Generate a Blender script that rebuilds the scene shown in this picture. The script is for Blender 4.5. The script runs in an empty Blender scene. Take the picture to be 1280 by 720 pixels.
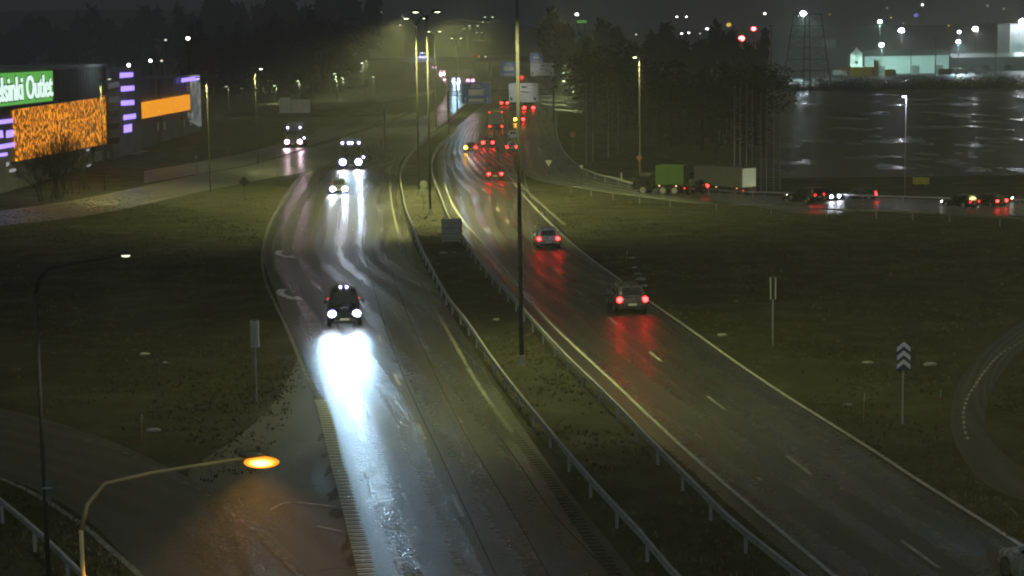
import bpy, bmesh, math, random
from mathutils import Vector, Matrix
R = math.radians
rnd = random.Random(7)
sc = bpy.context.scene
C = sc.collection

# ------------------------------------------------------------------ camera
H = 15.0; FPX = 2343.0; HOR = 57.0
PITCH = math.atan((360 - HOR) / FPX); ROLL = 0.014
fw = Vector((0, math.cos(PITCH), -math.sin(PITCH)))
up0 = Vector((0, math.sin(PITCH), math.cos(PITCH)))
rt0 = Vector((1, 0, 0))
rt = rt0 * math.cos(ROLL) - up0 * -math.sin(ROLL) * -1
# image "right" tilts so that verticals lean: top-left to bottom-right
rt = (rt0 * math.cos(ROLL) - up0 * math.sin(ROLL)).normalized()
up = (up0 * math.cos(ROLL) + rt0 * math.sin(ROLL)).normalized()
CAM = Vector((0, 0, H))
def ray(px, py):
    return (fw * FPX + rt * (px - 640) - up * (py - 360)).normalized()
def proj(p):
    d = Vector(p) - CAM
    z = d.dot(fw)
    return (640 + FPX * d.dot(rt) / z, 360 - FPX * d.dot(up) / z)
def sm(t):
    t = max(0.0, min(1.0, t)); return t * t * (3 - 2 * t)
def hgt(x, y):
    z = -4.0 * sm((x - 12) / 24) * sm((y - 150) / 60)
    lf = sm((60 - x) / 300)
    z += (34 + 22 * lf) * sm((y - 1250) / 700)
    z += 1.2 * math.sin(x * .013 + 1) * sm((y - 1250) / 300)
    # gentle roll of the grass away from the roads
    return z
def Gp(px, py, dz=0.0):
    """ground point under a pixel (dz above the terrain)"""
    r = ray(px, py); z = 0.0
    for _ in range(60):
        t = (z + dz - H) / r.z if r.z < -1e-5 else 3000
        t = min(max(t, 1), 4000)
        p = CAM + r * t
        z = z * .5 + hgt(p.x, p.y) * .5
    p.z = hgt(p.x, p.y) + dz
    return p
def PY(px, py, Y):
    r = ray(px, py); return CAM + r * (Y / r.y)

cam_d = bpy.data.cameras.new('camera'); cam = bpy.data.objects.new('camera', cam_d); C.objects.link(cam)
M3 = Matrix((rt, up, -fw)).transposed()
cam.matrix_world = Matrix.Translation(CAM) @ M3.to_4x4()
cam_d.sensor_width = 36; cam_d.lens = 36 * FPX / 1280
cam_d.clip_start = .5; cam_d.clip_end = 9000
sc.camera = cam

# ------------------------------------------------------------------ materials
def mat(name, base, rough=.6, metal=0., emit=None, es=0., spec=.5):
    m = bpy.data.materials.new(name); m.use_nodes = True
    b = m.node_tree.nodes['Principled BSDF']
    b.inputs['Base Color'].default_value = (*base, 1); b.inputs['Roughness'].default_value = rough
    b.inputs['Metallic'].default_value = metal; b.inputs['Specular IOR Level'].default_value = spec
    if emit:
        b.inputs['Emission Color'].default_value = (*emit, 1); b.inputs['Emission Strength'].default_value = es
    return m
class NT:
    def __init__(s, m):
        s.t = m.node_tree; s.n = s.t.nodes; s.b = s.n['Principled BSDF']
    def new(s, ty, **k):
        x = s.n.new(ty)
        for a, v in k.items():
            if a.startswith('i_'):
                x.inputs[a[2:].replace('_', ' ')].default_value = v
            else: setattr(x, a, v)
        return x
    def l(s, a, b): s.t.links.new(a, b)
    def noise(s, vec, scale, detail=3, rough=.55):
        x = s.new('ShaderNodeTexNoise'); x.inputs['Scale'].default_value = scale
        x.inputs['Detail'].default_value = detail; x.inputs['Roughness'].default_value = rough
        s.l(vec, x.inputs['Vector']); return x.outputs['Fac']
    def ramp(s, fac, stops):
        x = s.new('ShaderNodeValToRGB'); e = x.color_ramp.elements
        while len(e) < len(stops): e.new(.5)
        for i, (p, c) in enumerate(stops):
            e[i].position = p; e[i].color = (c, c, c, 1) if not hasattr(c, '__len__') else (*c, 1)
        s.l(fac, x.inputs['Fac']); return x.outputs['Color']
    def math(s, op, a, b=None):
        x = s.new('ShaderNodeMath', operation=op)
        for i, v in enumerate((a, b)):
            if v is None: continue
            if isinstance(v, (int, float)): x.inputs[i].default_value = v
            else: s.l(v, x.inputs[i])
        return x.outputs[0]
    def bump(s, fac, strength, dist):
        x = s.new('ShaderNodeBump'); x.inputs['Strength'].default_value = strength; x.inputs['Distance'].default_value = dist
        s.l(fac, x.inputs['Height']); s.l(x.outputs['Normal'], s.b.inputs['Normal'])
    def mapping(s, vec, scale):
        x = s.new('ShaderNodeMapping'); x.inputs['Scale'].default_value = scale
        s.l(vec, x.inputs['Vector']); return x.outputs['Vector']

def noisy(name, c0, c1, scale, rough=.7, metal=0., bump=0., stretch=(1, 1, 1)):
    m = mat(name, c0, rough, metal); k = NT(m)
    g = k.new('ShaderNodeTexCoord').outputs['Object']
    g = k.mapping(g, stretch)
    f = k.noise(g, scale)
    k.l(k.ramp(f, [(.35, c0), (.65, c1)]), k.b.inputs['Base Color'])
    k.l(k.ramp(k.noise(g, scale * 2.3), [(.3, max(.05, rough - .15)), (.7, min(1, rough + .12))]), k.b.inputs['Roughness'])
    if bump: k.bump(f, bump, .02)
    return m

def wet_road(name, dark=.022, light=.05, r0=.17, r1=.42, speck=.5):
    m = mat(name, (.04,) * 3, .4); k = NT(m)
    tc = k.new('ShaderNodeTexCoord'); o = tc.outputs['Object']; uv = tc.outputs['UV']
    sep = k.new('ShaderNodeSeparateXYZ'); k.l(uv, sep.inputs[0])
    # wheel tracks, 3.6 m lanes: two per lane; thin worn lines run along the road
    w = k.math('SINE', k.math('MULTIPLY', sep.outputs[0], 2 * math.pi / 1.8))
    lng = k.noise(k.mapping(uv, (3.2, .02, 1)), 1.0, 3)
    big = k.noise(k.mapping(o, (1, .6, 1)), .12, 3)
    fine = k.noise(o, 22, 4, .7); mid = k.noise(o, 3.6, 5, .8)
    f = k.math('ADD', k.math('MULTIPLY', w, .06), k.math('ADD', k.math('MULTIPLY', lng, .22), k.math('ADD', k.math('MULTIPLY', big, .25), k.math('MULTIPLY', mid, .42))))
    k.l(k.ramp(f, [(.28, r0), (.64, r1)]), k.b.inputs['Roughness'])
    cc = k.math('ADD', k.math('MULTIPLY', fine, speck * .6), k.math('ADD', k.math('MULTIPLY', lng, .3), k.math('MULTIPLY', mid, .4)))
    k.l(k.ramp(cc, [(.35, (dark * .8, dark * .82, dark * .82)), (.75, (light * 1.15, light * 1.15, light * 1.12))]), k.b.inputs['Base Color'])
    k.bump(k.math('ADD', k.noise(o, 14, 5, .75), k.math('MULTIPLY', mid, 2.2)), .8, .04)
    return m

M = {}
M['road'] = wet_road('wet_asphalt')
M['road_dark'] = wet_road('wet_asphalt_dark', .02, .04, .3, .6)
M['shoulder'] = wet_road('rough_wet_asphalt', .025, .075, .5, .8, .9)
M['ramp'] = wet_road('ramp_asphalt', .06, .12, .2, .42)

def grass_mat(name, a, b, c):
    m = mat(name, a, .85, spec=.3); k = NT(m); o = k.new('ShaderNodeTexCoord').outputs['Object']
    f1 = k.noise(o, .07, 5, .6); f2 = k.noise(k.mapping(o, (1, .5, 1)), 1.3, 6, .7)
    f = k.math('ADD', k.math('MULTIPLY', f1, .65), k.math('MULTIPLY', f2, .55))
    k.l(k.ramp(f, [(.42, a), (.6, b), (.78, c)]), k.b.inputs['Base Color'])
    k.l(k.ramp(k.noise(o, .35, 4), [(.35, .55), (.6, .9)]), k.b.inputs['Roughness'])
    k.bump(k.noise(o, 3.2, 7, .75), 1.0, .25)
    return m
M['grass'] = grass_mat('winter_grass', (.014, .014, .007), (.030, .029, .011), (.065, .058, .024))
def field_mat():
    m = mat('wet_field', (.02, .02, .016), .8); k = NT(m); o = k.new('ShaderNodeTexCoord').outputs['Object']
    f = k.noise(k.mapping(o, (.5, .16, 1)), .22, 5, .62)
    k.l(k.ramp(f, [(.52, .40), (.63, .16)]), k.b.inputs['Roughness'])
    k.l(k.ramp(f, [(.4, (.05, .045, .03)), (.6, (.012, .013, .012))]), k.b.inputs['Base Color'])
    k.bump(k.noise(k.mapping(o, (.35, 1.2, 1)), .8, 4), .6, .12)
    return m
M['field'] = field_mat()
M['paint'] = noisy('worn_white_paint', (.22, .22, .2), (.45, .45, .42), 3.0, .55)
M['paint_worn'] = noisy('very_worn_paint', (.06, .06, .06), (.20, .20, .19), 2.5, .5)
M['rumble'] = noisy('milled_asphalt', (.006,) * 3, (.018,) * 3, 5, .7)
M['galv'] = noisy('galvanised_steel', (.30, .31, .33), (.40, .41, .43), 2.0, .45, .35)
M['pole'] = noisy('lamp_pole_steel', (.028, .028, .028), (.045, .045, .045), 1.5, .8, 0)
M['pole_mid'] = noisy('brownish_pole_steel', (.17, .15, .12), (.24, .21, .17), 1.5, .6, .1)
M['pole_pale'] = noisy('pale_pole_steel', (.24, .24, .21), (.32, .32, .29), 1.5, .6, .1)
M['paint_b'] = noisy('fresh_white_paint', (.6, .6, .58), (.78, .78, .75), 3.0, .5)
M['pole_dark'] = noisy('weathered_dark_steel', (.05, .05, .05), (.09, .09, .085), 1.5, .55, .3)
M['concrete'] = noisy('concrete', (.18, .18, .17), (.30, .30, .28), .8, .8)
M['concrete_dk'] = noisy('stained_concrete', (.07, .07, .065), (.14, .14, .13), .5, .8)
M['signback'] = noisy('sign_back_aluminium', (.26, .29, .25), (.34, .37, .31), 1.2, .6, .1)
M['signback_lt'] = noisy('pale_sign_back', (.4, .44, .38), (.5, .54, .47), 1.0, .6)
M['blue'] = noisy('blue_sign_sheet', (.02, .10, .42), (.025, .13, .5), 1, .4)
M['wsheet'] = noisy('white_sign_sheet', (.50, .50, .48), (.66, .66, .64), 1.1, .45)
M['black'] = noisy('black_plastic', (.01,) * 3, (.02,) * 3, 4, .5)
M['glass'] = noisy('dark_glass', (.008, .01, .012), (.015, .018, .02), 3, .08)
M['tyre'] = noisy('tyre_rubber', (.012,) * 3, (.025,) * 3, 8, .8)
M['rim'] = noisy('alloy_rim', (.35,) * 3, (.5,) * 3, 8, .35, .8)
M['plate'] = noisy('number_plate', (.6, .6, .58), (.7, .7, .68), 8, .5)
M['red_stake'] = noisy('orange_plastic_stake', (.4, .12, .07), (.5, .17, .09), 4, .6)
M['bark'] = noisy('bark', (.035, .03, .024), (.07, .06, .05), 4, .9)
M['needles'] = noisy('dark_needles', (.018, .022, .014), (.035, .04, .024), 2, .85)
M['birch'] = noisy('pale_bark', (.18, .17, .15), (.30, .29, .26), 3, .8)
def carpaint(name, c, r=.28, metal=.4):
    return noisy(name, c, tuple(min(1, v * 1.15) for v in c), 1.2, r, metal)
M['p_black'] = carpaint('black_paint', (.012, .013, .016))
M['p_grey'] = carpaint('grey_paint', (.10, .10, .10))
M['p_silver'] = carpaint('silver_paint', (.42, .42, .41))
M['p_white'] = carpaint('white_paint', (.75, .75, .72), .35, 0)
M['p_red'] = carpaint('dark_red_paint', (.18, .02, .02))
M['p_blue'] = carpaint('dark_blue_paint', (.02, .03, .07))
M['p_green'] = carpaint('green_tarpaulin', (.035, .085, .015), .6, 0)
M['tarp'] = noisy('grey_tarpaulin', (.16, .17, .15), (.24, .25, .22), .8, .6)
M['tarp_dk'] = noisy('dark_tarpaulin', (.11, .115, .105), (.16, .165, .15), .8, .6)
M['tarp_white'] = noisy('pale_trailer_panel', (.60, .64, .42), (.74, .78, .55), .7, .5)

def emis(name, c, s):
    m = mat(name, (.02, .02, .02), .5); k = NT(m)
    o = k.new('ShaderNodeTexCoord').outputs['Object']
    k.b.inputs['Emission Color'].default_value = (*c, 1)
    v = k.math('MULTIPLY', k.ramp(k.noise(o, 2.0), [(.3, .85), (.7, 1.0)]), s)
    k.l(v, k.b.inputs['Emission Strength'])
    return m
E = {}
E['head'] = emis('headlight_glow', (.80, .86, 1.0), 130)
E['head_pink'] = emis('warm_headlight_glow', (1.0, .70, .85), 60)
E['head_far'] = emis('far_headlight_glow', (.52, .50, 1.0), 4.5)
E['pink_far'] = emis('far_pink_headlight_glow', (1.0, .5, .75), 3.2)
E['ring'] = emis('headlight_bloom_glow', (.30, .32, 1.0), 2.2)  # violet glow standing for the bloom around headlights
E['bloom_pink'] = emis('pink_headlight_bloom_glow', (1.0, .42, .62), 1.6)  # same bloom colour for the pinkish headlights
E['roofl'] = emis('roof_lamp_glow', (.55, .55, 1.0), 12)
E['tail'] = emis('tail_light_glow', (1.0, .012, .012), 16)
E['tail_hot'] = emis('brake_light_glow', (1.0, .014, .014), 34)
E['tail_dim'] = emis('dim_tail_light_glow', (1.0, .02, .02), 5)
E['amber'] = emis('amber_glow', (1.0, .42, .02), 45)
E['amber_dim'] = emis('side_marker_glow', (1.0, .55, .2), 3)
E['lampw'] = emis('street_lamp_glow', (.92, 1.0, .62), 9)
E['lamp_dim'] = emis('hazy_lamp_glow', (.75, .95, .55), 5)
E['flood'] = emis('floodlight_glow', (.85, .88, 1.0), 260)
E['flood_s'] = emis('small_floodlight_glow', (.72, .75, 1.0), 30)
E['pt'] = emis('distant_lamp_glow', (1.0, .95, .85), 12)
def hot_bowl():
    m = mat('sodium_bowl', (.3, .2, .1), .4); k = NT(m); g = k.new('ShaderNodeTexCoord').outputs['Generated']
    v = k.new('ShaderNodeVectorMath', operation='SUBTRACT'); k.l(g, v.inputs[0]); v.inputs[1].default_value = (.5, .5, .5)
    q = k.new('ShaderNodeVectorMath', operation='MULTIPLY'); k.l(v.outputs[0], q.inputs[0]); q.inputs[1].default_value = (1, .2, 1)
    l = k.new('ShaderNodeVectorMath', operation='LENGTH'); k.l(q.outputs[0], l.inputs[0])
    k.l(k.ramp(l.outputs['Value'], [(.18, (1, .78, .35)), (.34, (1, .42, .03)), (.5, (.9, .22, .0))]), k.b.inputs['Emission Color'])
    k.l(k.ramp(l.outputs['Value'], [(.1, 1.0), (.5, .35)]), (x := k.new('ShaderNodeMath', operation='MULTIPLY')).inputs[0]); x.inputs[1].default_value = 3.2
    k.l(x.outputs[0], k.b.inputs['Emission Strength']); return m
E['bowl'] = hot_bowl()
E['pt_dim'] = emis('faint_distant_lamp_glow', (.9, .85, .7), 1.6)
E['pt_red'] = emis('beacon_glow', (1.0, .03, .03), 90)
E['pt_yel'] = emis('yellow_lamp_glow', (1.0, .7, .1), 2.0)
E['pt_blue'] = emis('blue_lamp_glow', (.25, .25, 1.0), 1.6)
E['sod'] = emis('sodium_lamp_glow', (1.0, .40, .03), 2.4)
E['purple'] = emis('lit_window_strip', (.34, .24, 1.0), 2.2)
E['white_win'] = emis('lit_window', (.75, .72, .8), .5)
E['green_sign'] = emis('green_light_box', (.16, .62, .10), .75)
E['letters'] = emis('white_light_letters', (.72, .95, .85), 1.3)
E['orange2'] = None
def led(name, lo, hi, scale, c0, c1, strength):
    m = mat(name, (.01, .008, .005), .5); k = NT(m)
    o = k.new('ShaderNodeTexCoord').outputs['Object']
    f = k.noise(o, scale, 2, .6)
    k.l(k.ramp(f, [(lo, c0), (hi, c1), (min(.95, hi + .14), (1, .55, .04))]), k.b.inputs['Emission Color'])
    k.b.inputs['Emission Strength'].default_value = strength
    return m
E['orange1'] = led('amber_led_mesh', .46, .56, 2.0, (.05, .03, .004), (1.0, .27, .0), 1.15)
E['orange2'] = led('amber_led_screen', .2, .55, 1.8, (.6, .12, .0), (1.0, .36, .0), 1.1)
E['poster'] = led('lit_poster', .40, .62, .5, (.05, .05, .04), (.4, .42, .42), .6)

# ------------------------------------------------------------------ mesh building
class MB:
    def __init__(s): s.v = []; s.f = []; s.uv = None
    def quad(s, *p):
        n = len(s.v); s.v += [tuple(q) for q in p]; s.f.append(tuple(range(n, n + len(p)))); return s
    def box(s, c, d, rz=0, taper=1.0):
        cx, cy, cz = c; dx, dy, dz = [q / 2 for q in d]; n = len(s.v)
        ca, sa = math.cos(rz), math.sin(rz)
        for sz in (-1, 1):
            t = 1 if sz < 0 else taper
            for sx, sy in ((-1, -1), (1, -1), (1, 1), (-1, 1)):
                x, y = sx * dx * t, sy * dy * t
                s.v.append((cx + x * ca - y * sa, cy + x * sa + y * ca, cz + sz * dz))
        for q in ((3, 2, 1, 0), (4, 5, 6, 7), (0, 1, 5, 4), (1, 2, 6, 5), (2, 3, 7, 6), (3, 0, 4, 7)):
            s.f.append(tuple(n + i for i in q))
        return s
    def tube(s, pts, rad, n=10, cap=True):
        pts = [Vector(p) for p in pts]
        if not hasattr(rad, '__len__'): rad = [rad] * len(pts)
        rings = []
        for i, p in enumerate(pts):
            d = (pts[min(i + 1, len(pts) - 1)] - pts[max(i - 1, 0)]).normalized()
            a = d.cross(Vector((0, 0, 1)))
            if a.length < .1: a = d.cross(Vector((1, 0, 0)))
            a.normalize(); b = d.cross(a).normalized(); r0 = len(s.v)
            for k in range(n):
                t = 2 * math.pi * k / n
                s.v.append(tuple(p + (a * math.cos(t) + b * math.sin(t)) * rad[i]))
            rings.append(r0)
        for a, b in zip(rings, rings[1:]):
            for k in range(n):
                s.f.append((a + k, a + (k + 1) % n, b + (k + 1) % n, b + k))
        if cap:
            s.f.append(tuple(rings[0] + k for k in range(n))[::-1]); s.f.append(tuple(rings[-1] + k for k in range(n)))
        return s
    def sphere(s, c, r, nu=10, nv=6, sq=(1, 1, 1)):
        n = len(s.v); c = Vector(c)
        for j in range(nv + 1):
            ph = math.pi * j / nv
            for i in range(nu):
                th = 2 * math.pi * i / nu
                s.v.append((c.x + r * sq[0] * math.sin(ph) * math.cos(th), c.y + r * sq[1] * math.sin(ph) * math.sin(th), c.z + r * sq[2] * math.cos(ph)))
        for j in range(nv):
            for i in range(nu):
                s.f.append((n + j * nu + i, n + j * nu + (i + 1) % nu, n + (j + 1) * nu + (i + 1) % nu, n + (j + 1) * nu + i))
        return s
    def loft(s, rings, cap=True):
        n0 = len(s.v); k = len(rings[0])
        for r in rings: s.v += [tuple(p) for p in r]
        for i in range(len(rings) - 1):
            for j in range(k):
                a = n0 + i * k + j; b = n0 + i * k + (j + 1) % k
                s.f.append((a, b, b + k, a + k))
        if cap:
            s.f.append(tuple(n0 + j for j in range(k))[::-1]); s.f.append(tuple(n0 + (len(rings) - 1) * k + j for j in range(k)))
        return s
    def mesh(s, name, m, smooth=False):
        me = bpy.data.meshes.new(name); me.from_pydata(s.v, [], s.f); me.materials.append(m)
        if s.uv:
            l = me.uv_layers.new(name='UVMap')
            for lp in me.loops: l.data[lp.index].uv = s.uv[lp.vertex_index]
        if smooth:
            for p in me.polygons: p.use_smooth = True
        me.update()
        return me
    def build(s, name, m, parent=None, smooth=False, bevel=0, fix=True):
        me = s.mesh(name, m, smooth)
        if fix and not s.uv:
            b = bmesh.new(); b.from_mesh(me); bmesh.ops.recalc_face_normals(b, faces=b.faces); b.to_mesh(me); b.free()
        o = bpy.data.objects.new(name, me); C.objects.link(o)
        if parent: o.parent = parent
        if bevel:
            md = o.modifiers.new('bevel', 'BEVEL'); md.width = bevel; md.segments = 2; md.limit_method = 'ANGLE'
        return o
def tag(o, label=None, cat=None, group=None, kind=None):
    if label: o['label'] = label
    if cat: o['category'] = cat
    if group: o['group'] = group
    if kind: o['kind'] = kind
    return o
def thing(name, loc, rz, label, cat, group=None):
    o = bpy.data.objects.new(name, None); C.objects.link(o); o.empty_display_size = .2
    o.location = loc; o.rotation_euler = (0, 0, rz)
    return tag(o, label, cat, group)
def copy_tree(o, parent=None):
    c = o.copy(); C.objects.link(c)
    if parent: c.parent = parent
    for ch in list(o.children): copy_tree(ch, c)
    return c
def light(name, kind, loc, col, W, parent=None, size=.1, spot=None, blend=.5, direc=None):
    d = bpy.data.lights.new(name, kind); d.energy = W; d.color = col
    if kind != 'SUN': d.shadow_soft_size = size
    if spot: d.spot_size = R(spot); d.spot_blend = blend
    o = bpy.data.objects.new(name, d); C.objects.link(o); o.location = loc
    if parent: o.parent = parent
    if direc is not None: o.rotation_euler = Vector(direc).to_track_quat('-Z', 'Y').to_euler()
    return o

def catmull(P, n):
    P = [Vector(p) for p in P]; out = []
    Q = [P[0] * 2 - P[1]] + P + [P[-1] * 2 - P[-2]]
    for i in range(1, len(Q) - 2):
        p0, p1, p2, p3 = Q[i - 1:i + 3]
        for k in range(n):
            t = k / n
            out.append(.5 * ((2 * p1) + (p2 - p0) * t + (2 * p0 - 5 * p1 + 4 * p2 - p3) * t * t + (3 * p1 - p0 - 3 * p2 + p3) * t ** 3))
    out.append(P[-1]); return out
def zfix(p, off): return Vector((p.x, p.y, hgt(p.x, p.y) + off))
def ribbon(name, Lp, Rp, m, off, n=14, cross=8, kind='structure'):
    A = catmull([Gp(*p) for p in Lp], n); B = catmull([Gp(*p) for p in Rp], n)
    b = MB(); b.uv = []; v = 0
    for i, (p, q) in enumerate(zip(A, B)):
        if i: v += ((p + q) / 2 - (A[i - 1] + B[i - 1]) / 2).length
        w = (q - p).length
        for k in range(cross + 1):
            t = k / cross; b.v.append(tuple(zfix(p.lerp(q, t), off))); b.uv.append((w * t, v))
    c1 = cross + 1
    for i in range(len(A) - 1):
        for k in range(cross):
            a = i * c1 + k; b.f.append((a, a + 1, a + 1 + c1, a + c1))
    me = b.mesh(name, m)
    bm = bmesh.new(); bm.from_mesh(me); bmesh.ops.recalc_face_normals(bm, faces=bm.faces)
    bm.faces.ensure_lookup_table()
    if sum(f.normal.z for f in bm.faces) < 0: bmesh.ops.reverse_faces(bm, faces=bm.faces)
    bm.to_mesh(me); bm.free()
    o = bpy.data.objects.new(name, me); C.objects.link(o); o['kind'] = kind
    return o
def resample(P, step):
    out = [P[0].copy()]; acc = 0
    for a, b in zip(P, P[1:]):
        L = (b - a).length
        if L < 1e-6: continue
        t = step - acc
        while t <= L:
            out.append(a.lerp(b, t / L)); t += step
        acc = (acc + L) % step
    return out
def world_line(px, dz=0., n=10): return catmull([Gp(*p, dz) for p in px], n)
def paint_line(name, px, w, off, m, dash=None, phase=0., step=1.0, Lbar=None):
    P = resample(world_line(px), .5 if dash else step); b = MB()
    st = .5 if dash else step
    for i in range(len(P) - 1):
        if dash and ((i * st + phase) % dash[1]) >= dash[0]: continue
        d = (P[i + 1] - P[i]); d.z = 0; d.normalize(); nrm = Vector((-d.y, d.x, 0)) * w / 2
        b.quad(zfix(P[i] - nrm, off), zfix(P[i] + nrm, off), zfix(P[i + 1] + nrm, off), zfix(P[i + 1] - nrm, off))
    o = b.build(name, m); o['kind'] = 'structure'
    for p in o.data.polygons:
        if p.normal.z < 0: p.flip()
    return o
def ladder(name, px, w, on, per, off, m):
    P = resample(world_line(px), per); b = MB()
    for i in range(len(P) - 1):
        d = (P[i + 1] - P[i]); d.z = 0; d.normalize(); nrm = Vector((-d.y, d.x, 0)) * w / 2
        q = P[i] + d * on
        b.quad(zfix(P[i] - nrm, off), zfix(P[i] + nrm, off), zfix(q + nrm, off), zfix(q - nrm, off))
    o = b.build(name, m); o['kind'] = 'structure'
    for p in o.data.polygons:
        if p.normal.z < 0: p.flip()
    return o

# ------------------------------------------------------------------ ground
def ground():
    ys = [-80, -40, 0, 20, 40]; y = 40
    while y < 4200:
        y += max(2.5, y * .03) if y > 320 else 2.5; ys.append(y)
    b = MB(); rows = []
    for y in ys:
        half = max(90, y * .55 + 60); nx = 150; row = []
        for i in range(nx + 1):
            t = i / nx * 2 - 1; x = half * t
            row.append(len(b.v)); b.v.append((x, y, hgt(x, y)))
        rows.append(row)
    for a, c in zip(rows, rows[1:]):
        for i in range(len(a) - 1): b.f.append((a[i], a[i + 1], c[i + 1], c[i]))
    o = b.build('ground', M['grass'], fix=False, smooth=True); o['kind'] = 'structure'
ground()

# roads -------------------------------------------------------------- (left edge px, right edge px)
LL = [(470, 780), (455, 720), (425, 600), (400, 500), (372, 440), (346, 372), (328, 317), (336, 275), (358, 240), (384, 212), (440, 178), (490, 160), (520, 150), (542, 138), (556, 122), (558, 108), (548, 94), (541, 84), (538, 78)]
LR = [(840, 780), (795, 720), (700, 600), (630, 500), (592, 440), (553, 372), (527, 325), (505, 275), (495, 240), (500, 206), (512, 188), (524, 178), (540, 165), (560, 149), (578, 133), (594, 118), (601, 103), (593, 88), (578, 79)]
ribbon('road_inbound', LL, LR, M['road'], .012)
RL = [(1090, 780), (1015, 720), (890, 613), (765, 500), (672, 410), (628, 362), (600, 322), (572, 285), (556, 250), (548, 220), (547, 198), (554, 180), (568, 162), (590, 142), (610, 126), (622, 112), (632, 98), (636, 86), (632, 78)]
RR = [(1400, 775), (1300, 706), (1120, 588), (960, 482), (840, 400), (760, 340), (716, 302), (690, 272), (664, 246), (648, 226), (642, 206), (645, 190), (652, 172), (664, 152), (672, 138), (668, 122), (662, 104), (656, 90), (648, 80)]
ribbon('road_outbound', RL, RR, M['road'], .012)
M['soil'] = grass_mat('median_soil', (.012, .012, .008), (.028, .027, .016), (.05, .047, .03))
ribbon('median_verge', LR, RL, M['soil'], .006)
# slip road to the right (down to the lower road)
SA = [(655, 110), (660, 125), (655, 145), (650, 165), (647, 185), (649, 205), (662, 222), (700, 232), (760, 242), (840, 251), (940, 258), (1080, 264), (1200, 270), (1330, 277)]
SB = [(676, 104), (692, 122), (696, 145), (697, 165), (700, 185), (712, 203), (740, 217), (770, 225), (812, 234), (870, 240), (960, 245), (1080, 248), (1200, 251), (1330, 254)]
ribbon('slip_road', SA, SB, M['ramp'], .05)
# two left ramps
ribbon('ramp_road', [(-60, 296), (0, 283), (120, 268), (250, 240), (330, 224), (384, 214), (430, 196), (480, 172), (520, 152)],
       [(-60, 276), (0, 264), (100, 249), (230, 222), (320, 205), (390, 185), (430, 172), (480, 155), (520, 140)], M['ramp'], .022)
ribbon('turning_road', [(180, 229), (260, 215), (330, 201), (400, 178), (450, 162), (490, 152)],
       [(180, 214), (262, 200), (320, 188), (380, 171), (440, 154), (490, 142)], M['ramp'], .018)
ribbon('side_road', [(385, 172), (410, 164), (440, 158), (500, 146)], [(400, 160), (430, 154), (470, 149), (510, 140)], M['ramp'], .028)
ribbon('distant_road', [(470, 128), (500, 124), (540, 118)], [(470, 124), (500, 120), (545, 112)], M['ramp'], .024)
# bottom-left road
ribbon('exit_road', [(-120, 560), (-40, 582), (50, 615), (110, 652), (150, 690), (200, 745), (230, 790)],
       [(-120, 495), (0, 510), (120, 545), (225, 592), (310, 645), (385, 715), (450, 790)], M['road_dark'], .016)
ribbon('gore_area', [(410, 790), (368, 715), (300, 645), (235, 595), (300, 545), (345, 500), (372, 450)],
       [(475, 790), (457, 720), (442, 660), (426, 600), (412, 545), (401, 500), (378, 450)], M['shoulder'], .008)
ribbon('loop_road', [(1330, 372), (1280, 400), (1236, 430), (1203, 470), (1190, 507), (1190, 540), (1205, 575), (1240, 610), (1320, 640)],
       [(1340, 405), (1280, 437), (1250, 470), (1236, 500), (1232, 525), (1238, 548), (1258, 570), (1290, 590), (1350, 605)], M['road_dark'], .014)
# wet field beyond the slip road
def field():
    b = MB(); nx, ny = 30, 30
    for j in range(ny + 1):
        for i in range(nx + 1):
            t = j / ny; Y = 262 + (720 - 262) * t
            x0 = (900 - 640) * Y / FPX; x1 = (1340 - 640) * Y / FPX + 20
            x = x0 + (x1 - x0) * i / nx
            b.v.append((x, Y, hgt(x, Y) + .05))
    for j in range(ny):
        for i in range(nx):
            a = j * (nx + 1) + i; b.f.append((a, a + 1, a + nx + 2, a + nx + 1))
    o = b.build('field', M['field'], fix=False); o['kind'] = 'structure'
field()
# industrial yard
b = MB()
yc = [PY(930, 300, 760), PY(1400, 300, 760), PY(1400, 300, 1240), PY(930, 300, 1240)]
b.quad(*[(p.x, p.y, hgt(p.x, p.y) + .05) for p in yc]); o = b.build('yard', wet_road('yard_surface', .03, .08, .25, .6)); o['kind'] = 'structure'

# markings
W = .18
paint_line('edge_line', [(401, 500), (386, 475), (375, 450), (357, 407), (340, 372), (330, 345), (328, 317), (334, 290), (342, 270), (360, 243), (384, 213), (408, 199)], W, .018, M['paint_worn'])
paint_line('edge_line', [(640, 540), (597, 480), (563, 420), (522, 347), (505, 312), (495, 280), (490, 255), (488, 225), (497, 197), (520, 177), (542, 160), (566, 142), (588, 126)], W, .018, M['paint_worn'])
paint_line('lane_dashes', [(640, 745), (600, 687), (545, 577), (508, 500), (482, 442), (466, 397), (455, 361), (443, 307), (441, 288), (449, 250), (473, 210), (495, 188), (530, 162), (560, 140)], .13, .018, M['paint'], (3, 12), 3.2)
paint_line('merge_dashes', [(396, 470), (390, 430), (387, 400), (386, 370), (388, 330), (394, 290), (404, 250)], .15, .018, M['paint_worn'], (1, 3))
paint_line('edge_line', [(1060, 735), (984, 671), (915, 613), (844, 551), (773, 484), (684, 400), (638, 345), (615, 317), (597, 296), (576, 272), (563, 250), (555, 225), (553, 200), (560, 181), (574, 166), (594, 147), (614, 130), (625, 114)], .15, .018, M['paint'])
paint_line('edge_line', [(1340, 722), (1280, 684), (1147, 600), (1083, 558), (986, 497), (920, 453), (853, 405), (812, 377), (775, 350), (730, 317), (700, 291), (665, 256), (645, 232), (632, 212), (626, 197), (625, 185)], .17, .018, M['paint'])
paint_line('edge_line', [(706, 282), (690, 268), (672, 252), (652, 232), (641, 214), (631, 206)], .3, .06, M['paint_worn'])
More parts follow.
